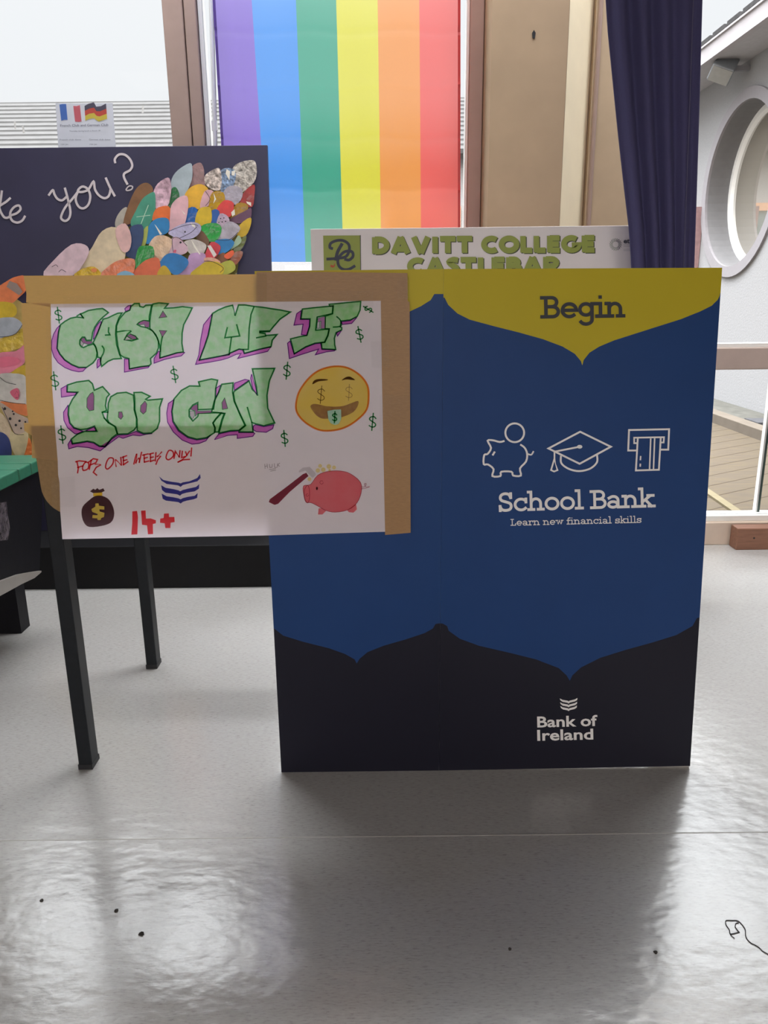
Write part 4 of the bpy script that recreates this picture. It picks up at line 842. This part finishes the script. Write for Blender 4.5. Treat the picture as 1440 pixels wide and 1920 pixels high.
WORDS = (('pale hand-painted word ending at the left edge', ([(18, 420), (8, 500), (-4, 570), (-20, 640)], [(100, 490), (60, 525), (0, 562)], [(-6, 590), (15, 640), (45, 680), (80, 682), (110, 660), (165, 640), (205, 600), (190, 562), (145, 575), (108, 620), (103, 670), (125, 715), (175, 732), (222, 712), (248, 672)]), ()),
 ('pale hand-painted word you', ([(490, 455), (528, 408), (545, 450), (575, 495), (620, 510), (660, 480)], [(650, 392), (680, 500), (704, 620), (690, 690), (650, 716), (612, 690), (622, 640), (660, 570), (720, 500), (775, 430)],
  [(785, 425), (830, 425), (885, 400), (935, 322), (950, 400), (990, 460), (1045, 488), (1088, 465), (1106, 400)], [(1060, 290), (1100, 380), (1145, 462)]), ([(775, 430), (757, 500), (785, 570), (835, 590), (885, 550), (903, 470), (880, 400), (830, 372), (790, 395)],)),
 ('pale hand-painted question mark', ([(1152, 130), (1150, 95), (1190, 52), (1250, 55), (1300, 100), (1322, 160), (1300, 208), (1245, 240), (1240, 280), (1272, 345)],), ([(1262, 400), (1290, 368), (1325, 372), (1315, 400), (1275, 412)],)))
for lab, op, cl_ in WORDS:
    m = MB()
    for st in op: ribbon(m, vt(curve(st, n=5)), 4.3, AQ)
    for st in cl_: ribbon(m, vt(curve(st, True, 4)), 4.3 if 'you' in lab else 2.4, AQ, True)
    m.build('painted_word', M_chalk, ab, label=lab)
v1 = view(200, 290, 4.8); v2 = view(0, 500, 5.05); v0 = view(0, 0, 2.769)
FE = [  # colour, outline
 ('dark olive', (.16, .14, .04), v1([(0, 1080), (-10, 700), (230, 640), (450, 350), (900, 260), (1320, 300), (1240, 620), (1170, 1080)])),
 ('pale yellow', (.62, .46, .16), [(0, 575), (30, 560), (52, 575), (58, 860), (0, 860)]),
 ('pale cream', (.46, .42, .36), v1([(75, 630), (90, 560), (140, 490), (185, 480), (150, 610), (100, 690)])),
 ('silver', (.42, .38, .34), v1([(1130, 130), (1200, 70), (1320, 50), (1350, 120), (1340, 220), (1280, 300), (1200, 340), (1120, 290)])),
 ('silver blue', (.20, .28, .42), v1([(1020, 160), (1080, 120), (1150, 140), (1160, 220), (1110, 320), (1030, 340)])),
 ('speckled white', (.50, .42, .38), v1([(885, 190), (930, 150), (1005, 118), (1030, 170), (1035, 250), (1015, 320), (940, 310), (880, 250)])),
 ('mauve brown', (.30, .18, .18), v1([(765, 110), (840, 70), (875, 130), (880, 240), (890, 300), (800, 280), (740, 310), (775, 190)])),
 ('dark red', (.34, .05, .05), v1([(1200, 400), (1260, 310), (1330, 270), (1330, 360), (1310, 470), (1220, 450)])),
 ('grey mauve', (.40, .36, .42), v1([(1050, 340), (1110, 280), (1210, 300), (1220, 380), (1160, 450), (1070, 420)])),
 ('bronze', (.36, .20, .03), v1([(1110, 560), (1170, 440), (1270, 450), (1250, 540), (1150, 590)])),
 ('plum', (.14, .06, .11), v1([(1095, 590), (1240, 510), (1300, 480), (1290, 580), (1190, 620)])),
 ('blue grey', (.36, .42, .46), v1([(575, 320), (585, 220), (640, 140), (750, 75), (772, 130), (765, 230), (720, 340), (690, 400), (640, 400), (610, 320)])),
 ('dark green', (.03, .16, .06), v1([(545, 490), (560, 380), (590, 300), (630, 300), (655, 380), (600, 460)])),
 ('marigold', (.74, .40, .03), v1([(705, 355), (760, 290), (850, 265), (920, 320), (880, 410), (830, 490), (730, 480), (712, 400)])),
 ('light pink', (.66, .38, .42), v1([(880, 330), (960, 330), (940, 440), (840, 480)])),
 ('gold', (.46, .26, .02), v1([(920, 450), (950, 340), (1050, 340), (1060, 440), (1000, 500), (920, 490)])),
 ('bright red', (.66, .05, .05), v1([(990, 490), (1060, 410), (1145, 440), (1110, 560), (1010, 540)])),
 ('brown', (.22, .10, .04), v1([(150, 610), (185, 480), (250, 330), (310, 265), (370, 255), (415, 300), (400, 360), (300, 450), (240, 590), (190, 630)])),
 ('pink smudged', (.62, .38, .46), v1([(420, 340), (460, 260), (550, 205), (578, 260), (578, 350), (545, 470), (445, 490), (435, 400)])),
 ('teal and green', (.06, .30, .20), v1([(215, 630), (260, 510), (320, 400), (385, 350), (430, 340), (440, 420), (430, 540), (380, 640), (330, 720)])),
 ('orange', (.78, .16, .03), v1([(410, 590), (440, 490), (540, 460), (578, 500), (575, 610), (520, 600), (450, 590)])),
 ('royal blue', (.02, .12, .40), v1([(695, 620), (740, 480), (815, 490), (800, 600)])),
 ('royal blue', (.02, .10, .36), v1([(930, 620), (950, 500), (1015, 510), (995, 610)])),
 ('yellow', (.66, .44, .02), v1([(795, 610), (830, 490), (920, 470), (945, 520), (935, 620), (850, 640)])),
 ('spotted mauve', (.48, .36, .46), v1([(985, 640), (1020, 530), (1095, 560), (1100, 640), (1020, 660)])),
 ('yellow', (.56, .36, .02), v1([(1175, 730), (1200, 630), (1295, 565), (1295, 640), (1250, 730)])),
 ('long pink', (.72, .42, .46), v1([(560, 700), (570, 560), (580, 460), (640, 390), (720, 370), (735, 450), (720, 560), (690, 650), (620, 710)])),
 ('moss', (.12, .14, .04), v1([(1140, 860), (1240, 730), (1255, 770), (1205, 860)])),
 ('pale green', (.32, .44, .30), v1([(1120, 850), (1180, 730), (1212, 760), (1200, 800), (1130, 850)])),
 ('grey mauve', (.48, .42, .52), v1([(990, 780), (1040, 650), (1110, 600), (1190, 640), (1192, 690), (1090, 785)])),
 ('green', (.03, .32, .06), v1([(840, 690), (870, 630), (980, 615), (1035, 660), (1000, 765), (920, 780)])),
 ('umber', (.16, .08, .04), v1([(805, 750), (850, 680), (920, 770), (900, 830)])),
 ('bright blue', (.02, .20, .48), v1([(970, 800), (1000, 765), (1110, 760), (1148, 800), (1090, 870), (1000, 900)])),
 ('brick', (.30, .10, .06), v1([(1100, 960), (1150, 880), (1222, 870), (1212, 930), (1150, 1000)])),
 ('chestnut', (.24, .09, .04), v1([(960, 950), (1050, 880), (1090, 950), (1020, 985)])),
 ('vermilion', (.80, .12, .04), v1([(1055, 910), (1130, 860), (1145, 895), (1095, 940)])),
 ('lilac drawn', (.48, .44, .64), v1([(555, 700), (640, 640), (760, 605), (840, 630), (845, 690), (780, 750), (660, 765), (585, 730)])),
 ('blue', (.02, .20, .46), v1([(355, 800), (360, 700), (400, 610), (470, 570), (555, 580), (557, 690), (480, 735), (400, 790)])),
 ('lime', (.42, .46, .10), v1([(310, 720), (372, 640), (355, 790), (315, 850)])),
 ('pale grey', (.55, .50, .46), v1([(690, 790), (780, 760), (885, 800), (892, 850), (840, 930), (780, 920), (715, 850)])),
 ('red and white', (.62, .05, .07), v1([(885, 900), (940, 785), (1022, 820), (1012, 880), (970, 930), (895, 930)])),
 ('pink drawn', (.64, .42, .50), v1([(555, 880), (585, 755), (650, 745), (722, 820), (727, 870), (680, 900), (600, 910)])),
 ('peach', (.70, .48, .32), v1([(375, 830), (430, 740), (510, 725), (582, 760), (587, 810), (540, 915), (480, 960), (410, 920)])),
 ('midnight blue', (.03, .06, .16), v1([(155, 890), (210, 760), (215, 650), (315, 630), (332, 710), (312, 815), (260, 940), (190, 920)])),
 ('orchid', (.50, .30, .52), v1([(630, 1080), (720, 960), (760, 890), (882, 890), (882, 960), (850, 1015), (760, 1080)])),
 ('salmon', (.72, .36, .24), v1([(880, 930), (970, 930), (1025, 975), (900, 985)])),
 ('olive lime', (.40, .40, .05), v1([(1000, 1000), (1110, 950), (1158, 1000), (1140, 1050), (1040, 1085)])),
 ('golden yellow', (.62, .44, .02), v1([(750, 1090), (850, 990), (900, 965), (1000, 965), (1057, 1020), (1010, 1090)])),
 ('emerald', (.03, .28, .06), v1([(245, 1020), (280, 850), (330, 820), (417, 830), (420, 940), (330, 980), (260, 1025)])),
 ('blue', (.02, .18, .46), v1([(472, 1000), (520, 910), (600, 885), (700, 920), (737, 970), (700, 1035), (620, 1085), (540, 1030)])),
 ('red orange', (.68, .14, .06), v1([(240, 1090), (270, 1020), (350, 950), (440, 925), (478, 960), (465, 1090)])),
 ('yellow', (.62, .40, .05), v1([(455, 1090), (490, 1010), (535, 1005), (580, 1090)])),
 ('big cream', (.70, .56, .38), v0([(400, 1430), (480, 1280), (530, 1200), (600, 1180), (645, 1250), (650, 1330), (600, 1430)])),
 ('peach pink', (.72, .44, .42), v0([(598, 1195), (650, 1160), (682, 1230), (670, 1300), (630, 1300)])),
 ('coral fan', (.76, .22, .11), v0([(525, 1430), (580, 1370), (640, 1345), (695, 1345), (700, 1390), (670, 1430)])),
 ('sky blue', (.22, .42, .58), v0([(605, 1430), (650, 1405), (700, 1430)])),
 ('big pale pink', (.70, .50, .56), v0([(225, 1430), (280, 1350), (370, 1270), (440, 1270), (462, 1310), (420, 1390), (370, 1432)])),
 ('yellow spotted', (.66, .42, .04), v0([(385, 1432), (430, 1395), (490, 1385), (522, 1432)])),
 ('orange and grey', (.76, .20, .07), v2([(-30, 210), (60, 140), (140, 98), (240, 90), (252, 210), (180, 290), (100, 350), (-30, 330)])),
 ('yellow', (.72, .50, .02), v2([(-30, 345), (100, 340), (155, 390), (148, 460), (60, 490), (-30, 490)])),
 ('mustard', (.62, .42, .06), v2([(-30, 670), (150, 600), (230, 600), (235, 740), (60, 810), (-30, 830)])),
 ('grey blue', (.40, .42, .48), v2([(-30, 510), (60, 480), (150, 490), (212, 550), (150, 630), (60, 660), (-30, 670)])),
 ('hot pink', (.74, .22, .32), v2([(-30, 830), (150, 800), (235, 740), (240, 880), (200, 940), (100, 1000), (-30, 1010)])),
 ('yellow', (.62, .42, .04), v2([(110, 1000), (240, 930), (260, 1050), (150, 1040)])),
 ('white drawn', (.62, .58, .54), v2([(-30, 1040), (120, 1010), (260, 1060), (260, 1310), (120, 1285), (-30, 1270)])),
 ('orange striped', (.72, .20, .06), v2([(-10, 1280), (130, 1290), (262, 1310), (275, 1410), (140, 1380)])),
 ('cream', (.66, .52, .36), v2([(-30, 1380), (60, 1440), (115, 1580), (105, 1650), (-30, 1580)])),
 ('spotted beige', (.52, .40, .32), v2([(-10, 1290), (60, 1320), (160, 1390), (285, 1460), (232, 1585), (150, 1585), (90, 1490)])),
 ('indigo', (.03, .05, .20), v2([(-30, 1580), (60, 1595), (105, 1700), (95, 1830), (-30, 1830)])),
 ('bright orange', (.78, .22, .06), v2([(225, 1640), (290, 1640), (305, 1830), (230, 1830)])),
 ('pale straw', (.62, .52, .30), v2([(95, 1560), (160, 1590), (265, 1570), (245, 1730), (190, 1830), (110, 1720)])),
]
rf = random.Random(11)                       # the rest of the wing, mostly behind the poster
PAL = (('yellow', (.66, .44, .02)), ('coral', (.74, .22, .12)), ('sky', (.10, .32, .52)), ('rose', (.70, .40, .46)), ('leaf green', (.05, .30, .08)), ('ivory', (.66, .56, .42)), ('violet', (.34, .22, .46)))
HID = [('wing fill', (.16, .14, .04), [(50, 560), (180, 525), (400, 520), (330, 640), (160, 740), (50, 850)])]
for r_ in range(4):
    for k_ in range(6 - r_):
        x, y = 330 - 52 * k_ + 8 * r_, 548 + 62 * r_ + 12 * k_; an = R(-48 + rf.uniform(-12, 12)); L_, w_ = rf.uniform(42, 52), rf.uniform(19, 25)
        if x < 75: continue
        HID.append((PAL[rf.randrange(7)][0] + ' hidden row', PAL[rf.randrange(7)][1], [(x + L_ * u * math.cos(an) - w_ * v * math.sin(an), y + L_ * u * math.sin(an) + w_ * v * math.cos(an)) for u, v in ((-1, 0), (-.5, .8), (.3, .9), (1, .1), (.4, -.8), (-.5, -.8))]))
FO = [(c, lab, q) for lab, c, q in FE]
for i, (lab, c, q) in enumerate(HID):
    cv = q if i == 0 else curve(q, True, 3); m = MB(); P_ = put_on(AB, .0014 + .0006 * i); fr = [P_(*p) for p in cv]
    m.prism(fr, [p + Vector((0, .0004, 0)) for p in fr]); m.build('paper_feather' if i else 'paper_backing', mat('wing_%d' % i, c, .5, .12, 26), ab)
for i, (c, lab, q) in enumerate(FO):
    glossy = i % 3 == 0 or 3 <= i <= 9
    mt = mat('feather_' + lab.replace(' ', '_') + ('' if i not in (22, 25, 49, 51, 63, 66) else '_again'), c, .22 if glossy else .5, .7 if lab in ('silver', 'speckled white', 'silver blue', 'pink smudged') else .15, 75 if lab in ('silver', 'speckled white', 'silver blue') else 28, .6, bumps=.5 if glossy else 0)
    cv = q if i < 2 else curve(q, True, 3); m = MB(); P_ = put_on(AB, .0016 + .0009 * i); fr = [P_(*p) for p in cv]
    m.prism(fr, [p + Vector((0, .0006, 0)) for p in fr]); m.build('paper_backing' if i < 2 else 'paper_feather', mt, ab, label=lab + ' paper feather' if i >= 2 else lab + ' paper behind the feathers')
# drawn marks on some of the feathers
PD = put_on(AB, .07); M_pen = mat('black_felt_pen', (.02, .018, .022), .6)
for st in (v0([(270, 1385), (290, 1375), (300, 1385)]), v0([(305, 1412), (320, 1400), (342, 1412)]), v2([(-20, 665), (60, 662), (150, 634), (208, 555)]), v2([(-10, 1040), (60, 1095), (150, 1115)]), v2([(0, 1265), (120, 1290), (240, 1300)]), v2([(20, 1330), (90, 1480), (140, 1580), (225, 1590)]), v2([(140, 1210), (160, 1180), (180, 1230), (150, 1240)]),
           v1([(560, 690), (660, 650), (770, 625), (820, 640)]), v1([(660, 750), (760, 700), (810, 650)]), v1([(600, 880), (590, 760), (650, 750), (722, 820)]), v1([(880, 960), (960, 965), (1050, 1020), (1020, 1060)]), v1([(985, 765), (1100, 768), (1180, 700)]), v1([(890, 330), (930, 400), (890, 460)])): m = MB(); ribbon(m, curve(st, n=3), 1.0, PD); m.build('pen_mark', M_pen, ab, label='black pen line on a feather')
for x, y, r in ((665, 790, 10), (705, 695, 8), (1025, 575, 6), (1055, 570, 6), (1040, 605, 6), (1070, 600, 6), (1010, 610, 5)): m = MB(); flat(m, v1(arc(x, y, r, r, 0, 360, 10)[:-1]), PD); m.build('pen_dot', M_pen, ab)
for x, y, r in ((45, 1345, 14), (95, 1440, 14), (130, 1395, 10), (150, 1500, 12), (185, 1460, 12), (200, 1530, 9), (120, 1370, 8), (240, 1470, 9)): m = MB(); flat(m, v2(arc(x, y, r, r, 0, 360, 10)[:-1]), PD); m.build('pen_dot', M_pen, ab)
M_mark = [mat('pink_lips', (.66, .12, .20), .5), mat('white_stripe', (.75, .70, .66), .5), mat('grey_band', (.30, .22, .20), .5), mat('rose_streak', (.78, .16, .26), .5), mat('orange_spot', (.80, .26, .08), .5), mat('pale_green_streak', (.50, .70, .55), .4), mat('pale_glint', (.85, .80, .70), .2)]
def mark(q, c, lab, w=0):
    m = MB()
    if w: ribbon(m, q, w, PD)
    else: flat(m, q, PD)
    m.build('painted_mark', M_mark[c], ab, label=lab)
mark(v2(curve([(95, 1185), (160, 1150), (185, 1195), (170, 1260), (130, 1240)], True)), 0, 'pink lips painted on a feather'); mark(v1([(905, 820), (935, 815), (990, 900), (965, 925)]), 1, 'white stripe on a red feather')
mark(v2([(90, 135), (160, 160), (215, 235), (180, 270), (120, 230), (60, 190)]), 2, 'grey band on an orange feather'); mark(v2(curve([(-20, 870), (90, 850), (180, 880), (140, 930), (-20, 950)], True)), 3, 'rose streak on a pink feather')
mark(v0(arc(488, 1403, 16, 11, 0, 360, 12)[:-1]), 4, 'orange spot on a yellow feather'); mark(v1([(595, 880), (610, 855), (628, 858), (622, 885)]), 0, 'red cheek on a pink feather')
for q, w in ((v1([(375, 455), (345, 530), (310, 620)]), 1.3), (v1([(270, 560), (390, 545)]), 1.1)): mark(q, 5, 'pale green streak on a teal feather', w)
for q in (v1([(430, 625), (445, 640), (500, 715), (480, 722)]), v1([(760, 765), (785, 800), (845, 895), (835, 898), (785, 830)]), v1([(670, 495), (705, 530), (700, 540)]), v1([(1120, 520), (1150, 490), (1155, 540), (1130, 555)]), v1([(1080, 130), (1110, 150), (1105, 230), (1070, 170)]), v1([(755, 615), (790, 625), (800, 660), (770, 645)]), v1([(1255, 420), (1300, 430), (1300, 465), (1265, 440)]), v1([(960, 340), (985, 400), (960, 440), (970, 395)]), v1([(1125, 150), (1160, 140), (1150, 190), (1125, 185)])): mark(q, 6, 'pale painted glint on a feather')  # glints painted on as pale marks, standing in for highlights

# ================================================================ school sign
sg = Plane(2.52)
sign = thing('college_sign', 'white college sign with green raised lettering behind the display board', 'sign', (.3, 2.53, 0))
xa_, xb_ = U(582, 430, 2.52).x, U(1192, 425, 2.52).x; zt_s = U(880, 427.5, 2.52).z
fr = [Vector((xa_, 2.52, .62)), Vector((xb_, 2.52, .62)), Vector((xb_, 2.52, zt_s + .002)), Vector((xa_, 2.52, zt_s + .002))]
m = MB(); m.prism(fr, [p + Vector((0, .012, 0)) for p in fr]); m.build('sign_panel', mat('white_sign_plastic', (.78, .72, .72), .4, .02, 8), sign, .001)
for x in (xa_ + .15, xb_ - .18):
    m = MB(); m.box((x, 2.533, 0), (x + .03, 2.56, 1.1)); m.box((x - .005, 2.40, 0), (x + .035, 2.68, .02)); m.build('stand', mat('grey_stand', (.4, .4, .4), .5), sign)
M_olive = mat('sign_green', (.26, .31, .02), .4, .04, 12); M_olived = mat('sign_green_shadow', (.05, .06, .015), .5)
SQ = [put_on(sg, .0012 + .001 * i) for i in range(4)]
m = MB()
for txt, a_, b_ in (('DAVITT', (697, 475.8), (888, 474.2)), ('COLLEGE', (902, 474.2), (1117, 472.6)), ('CASTLEBAR', (763, 515), (1050, 512.5))):
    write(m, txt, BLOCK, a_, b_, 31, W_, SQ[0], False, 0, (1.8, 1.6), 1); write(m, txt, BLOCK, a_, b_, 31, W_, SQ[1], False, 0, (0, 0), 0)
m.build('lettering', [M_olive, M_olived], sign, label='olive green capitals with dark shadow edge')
vs_ = view(590, 425, 4.645); m = MB()
flat(m, vs_([(74, 78), (398, 76), (402, 420), (82, 420)]), SQ[0]); lg = m.build('logo', M_olive, sign, label='green square logo with dark monogram')
m = MB(); ribbon(m, vs_([(398, 76), (402, 420)]), 1.2, SQ[1])
M_mono = mat('monogram_ink', (.025, .03, .055), .5)
ribbon(m, vs_(curve([(150, 190), (132, 180), (140, 145), (190, 122), (250, 122), (296, 155), (300, 210), (270, 262), (200, 275), (150, 280), (112, 282)])), 5.2, SQ[1]); ribbon(m, vs_(curve([(235, 155), (200, 220), (185, 285)])), 6, SQ[1])
ribbon(m, vs_(curve([(268, 285), (300, 290), (332, 262), (330, 225), (300, 212), (250, 225), (205, 280), (210, 340), (250, 372), (300, 370), (345, 345)])), 5.2, SQ[2])
m.build('monogram', M_mono, lg); m = MB(); flat(m, vs_([(135, 350), (140, 330), (165, 340), (178, 312), (176, 345), (160, 358)]), SQ[2]); m.build('flame_mark', mat('flame_orange', (.55, .10, .02), .5), lg, label='small orange flame')
m = MB(); c0 = (1100 + 325 / 6, 400 + 350 / 6)
for k in range(18):
    a_ = 2 * math.pi * k / 18; ribbon(m, [(c0[0] + r * math.cos(a_ + (r - 6) * .09), c0[1] + r * math.sin(a_ + (r - 6) * .09)) for r in (5.5, 7.5, 9.5, 11.6)], 1.15, SQ[0], False, False, 0 if 6 < (k + 4) % 18 else 1)
type_text(m, 'etb', (1169.2, 456), (1187.5, 455.8), 8.6, SQ[0], .03, 1)
for y, w_ in ((459, .8), (462, .8), (467.5, .8), (470, .8)): ribbon(m, [(1169, y), (1187, y - .2)], w_, SQ[0], False, False, 2)
m.build('partner_logo', [mat('logo_grey_green', (.25, .28, .24), .5), mat('logo_dark', (.05, .05, .07), .5), mat('logo_pale', (.48, .44, .46), .5)], sign, label='small grey sunburst logo with lettering')

# ================================================================ navy curtain
CY = 2.42
lx = [(-120, 1131), (0, 1137), (60, 1141), (150, 1150), (250, 1160), (350, 1171), (430, 1180.5), (498, 1185), (700, 1187), (1000, 1190)]
rx = [(-120, 1320), (0, 1316), (200, 1310.5), (350, 1306), (500, 1301), (700, 1294), (1000, 1284)]
m = MB(); NU, NV = 90, 60; zT, zB = 2.62, .03
for j in range(NV + 1):
    z = zT + (zB - zT) * j / NV
    c = XC.x * 0; yp = None
    # height of this row in the photograph at the curtain's distance
    lo_, hi_ = -700.0, 1900.0
    for _ in range(30):
        md = (lo_ + hi_) / 2
        if U(1230, md, CY).z > z: lo_ = md
        else: hi_ = md
    xl0, xr0 = U(interp(lx, lo_), lo_, CY).x, U(interp(rx, lo_), lo_, CY).x
    for i in range(NU + 1):
        u = i / NU; y = CY + .010 * math.sin(u * 2 * math.pi * 4.5 + .6) * (.6 + .4 * math.sin(j * .05)) + .004 * math.sin(u * 23 + 2 + j * .02)
        m.v.append(Vector((xl0 + (xr0 - xl0) * u, y, z)))
for j in range(NV):
    for i in range(NU): a_ = j * (NU + 1) + i; m.f.append((a_, a_ + 1, a_ + NU + 2, a_ + NU + 1)); m.m.append(0)
cu_ = thing('curtain', 'dark navy floor-length curtain between the pillar and right window', 'curtain', (.95, CY, .03))
cl = m.build('cloth', mat('navy_curtain_cloth', (.06, .054, .14), .85, .06, 300), cu_, smooth=True)
so = cl.modifiers.new('thickness', 'SOLIDIFY'); so.thickness = .003
m = MB(); xs0 = [U(interp(rx, y) - 20 - y * .006, y, CY) for y in range(-120, 1000, 40)]
m.tube([Vector((p.x, CY - .0155 + .0 * p.z, p.z)) for p in xs0 if .05 < p.z < 2.6], .0012, 5); m.build('seam', mat('curtain_seam', (.10, .09, .16), .8), cu_)
m = MB(); m.tube([(.55, CY, 2.66), (3.6, CY, 2.66)], .014, 10); ra = m.build('rail', mat('steel_rail', (.5, .5, .5), .4, metal=.8), cu_)
m = MB()
for i in range(9): x = .74 + i * .045; m.box((x, CY - .006, 2.615), (x + .008, CY + .006, 2.66))
m.build('hooks', M_upvc, cu_)
for x in (.6, 3.5):
    m = MB(); m.box((x, CY - .01, 2.66), (x + .02, CY + .01, 2.9)); m.build('rail_bracket', M_upvc, cu_)

# ================================================================ green plank bench at the left edge
gb = thing('plank_bench', 'black sided bench with green plank top at the left edge', 'bench', (-1.5, 2.2, 0))
M_gpl = mat('green_recycled_plank', (.036, .19, .115), .38, .12, 14, stretch=(.3, 3, 3), bumps=.05)
gx = -1.022; yy = [1.74, 1.86, 1.985, 2.105, 2.185, 2.315]
for k in range(5):
    m = MB(); m.box((-2.5, yy[k] + .002, .515), (gx, yy[k + 1] - .002, .55)); m.build('plank', M_gpl, gb, .004)
M_blk = mat('black_bench_side', (.009, .009, .012), .5, .15, 40, .2)
RXB = gx - .008
up_ = [UX(x, y, RXB) for x, y in ((78, 1070), (60, 1072.5), (35, 1077), (0, 1090), (-45, 1112), (-90, 1140))]; dn_ = [UX(x, y, RXB) for x, y in ((78, 1073), (65, 1084), (40, 1096), (0, 1118), (-45, 1146), (-90, 1178))]
fr = up_ + dn_[::-1]; m = MB(); m.prism(fr, [p + Vector((-.035, 0, 0)) for p in fr]); m.build('curved_rail', mat('pale_grey_metal', (.30, .28, .26), .45, .05, 20), gb, .001, label='pale grey curved metal rail')
sd = [Vector((gx - .016, 2.30, .514)), Vector((gx - .016, 1.75, .514)), Vector((gx - .016, up_[-1].y, up_[-1].z - .012))] + [Vector((gx - .016, p.y, p.z - .012)) for p in up_[-2::-1]]
m = MB(); m.prism(sd, [p + Vector((-1.42, 0, 0)) for p in sd]); m.build('body', M_blk, gb)
for y in (1.95, 2.22):
    m = MB(); m.box((-1.22, y, 0), (-1.14, y + .06, .169)); m.build('leg', M_blk, gb)
for y in (1.95, 2.22):
    m = MB(); m.box((-2.42, y, 0), (-2.34, y + .06, .169)); m.build('leg', M_blk, gb)
cb_ = MB(); rr_ = random.Random(3); X0 = gx - .0155
pts = [UX(x, y, X0) for x, y in [(-12, 944), (5, 942), (12, 940), (14, 965), (18, 990), (14, 1012), (-12, 1016)]]
fr = [Vector((X0 + .0012, p.y, p.z)) for p in pts]; cb_.prism(fr, [p + Vector((-.0012, 0, 0)) for p in fr])
tag(cb_.build('plastic_wrap', mat('crinkled_clear_film', (.10, .085, .10), .12, .6, 50, .9, bumps=1.0)), 'crinkled shiny film on the bench side at the left edge', 'film')

# ================================================================ timber block at the foot of the right window, bits on the floor
q0, q1 = UZ(1383, 1025, 0), None
m = MB(); fx = U(1383, 1000, 2.955).x; tag_o = MB()
tag_o.box((fx, 2.955, 0.0), (fx + .30, 3.018, U(1400, 991, 2.955).z)); tb = tag_o.build('timber_block', mat('red_brown_timber', (.25, .115, .07), .6, .15, 14, stretch=(1, 8, 8)), None, .003)
tag(tb, 'red-brown timber block on the floor against the right window rail', 'timber block')
p = U(1414, 1009, 2.954); m = MB(); m.tube([(p.x, 2.9556, p.z), (p.x, 2.9536, p.z)], .004, 8); m.build('nail', M_black, tb)
vh = view(1330, 1690, 13.09); th = thing('thread', 'loose dark thread lying on the floor at lower right', 'thread', tuple(UZ(1400, 1770)))
m = MB(); zf = lambda pts: [UZ(x, y, .0009) for x, y in vh(curve(pts, n=4))]
m.tube(zf([(745, 755), (700, 762), (600, 790), (515, 790), (490, 690), (420, 590), (398, 500), (430, 465), (550, 468), (690, 475), (790, 555), (880, 690), (892, 830), (930, 930), (1020, 1020), (1130, 1075), (1230, 1140), (1310, 1220), (1450, 1300)]), .0007, 5)
m.build('strand', mat('dark_thread', (.03, .03, .035), .7), th)
m = MB(); m.tube(zf([(720, 525), (660, 535), (635, 610), (670, 680), (730, 750)]), .0007, 5); m.build('strand', MATS['dark_thread'], th)
m = MB(); m.tube(zf([(510, 800), (560, 860), (620, 905)]), .0006, 5); m.build('strand', MATS['dark_thread'], th)
for i, (x, y, r, txt) in enumerate(((218, 1708, .0042, 'dark fleck on the floor below the front table leg'), (265, 1752, .0045, 'dark fleck nearest the middle of the floor at lower left'), (78, 1689, .003, 'leftmost small dark fleck on the floor'), (956, 1780, .0026, 'small dark fleck on the shaded floor before the display board'), (1229, 1786, .003, 'dark fleck at the bright floor edge at lower right'))):
    c = UZ(x, y); k = 7; a0 = [Vector((c.x + r * (.7 + .5 * rr_.random()) * math.cos(2 * math.pi * j / k), c.y + r * (.7 + .5 * rr_.random()) * math.sin(2 * math.pi * j / k), 0.0)) for j in range(k)]
    m = MB(); m.prism([p + Vector((0, 0, .0016)) for p in a0], a0); tag(m.build('dirt_fleck', mat('dark_dirt', (.05, .045, .04), .9)), txt, 'dirt fleck', 'flecks of dirt on the floor')
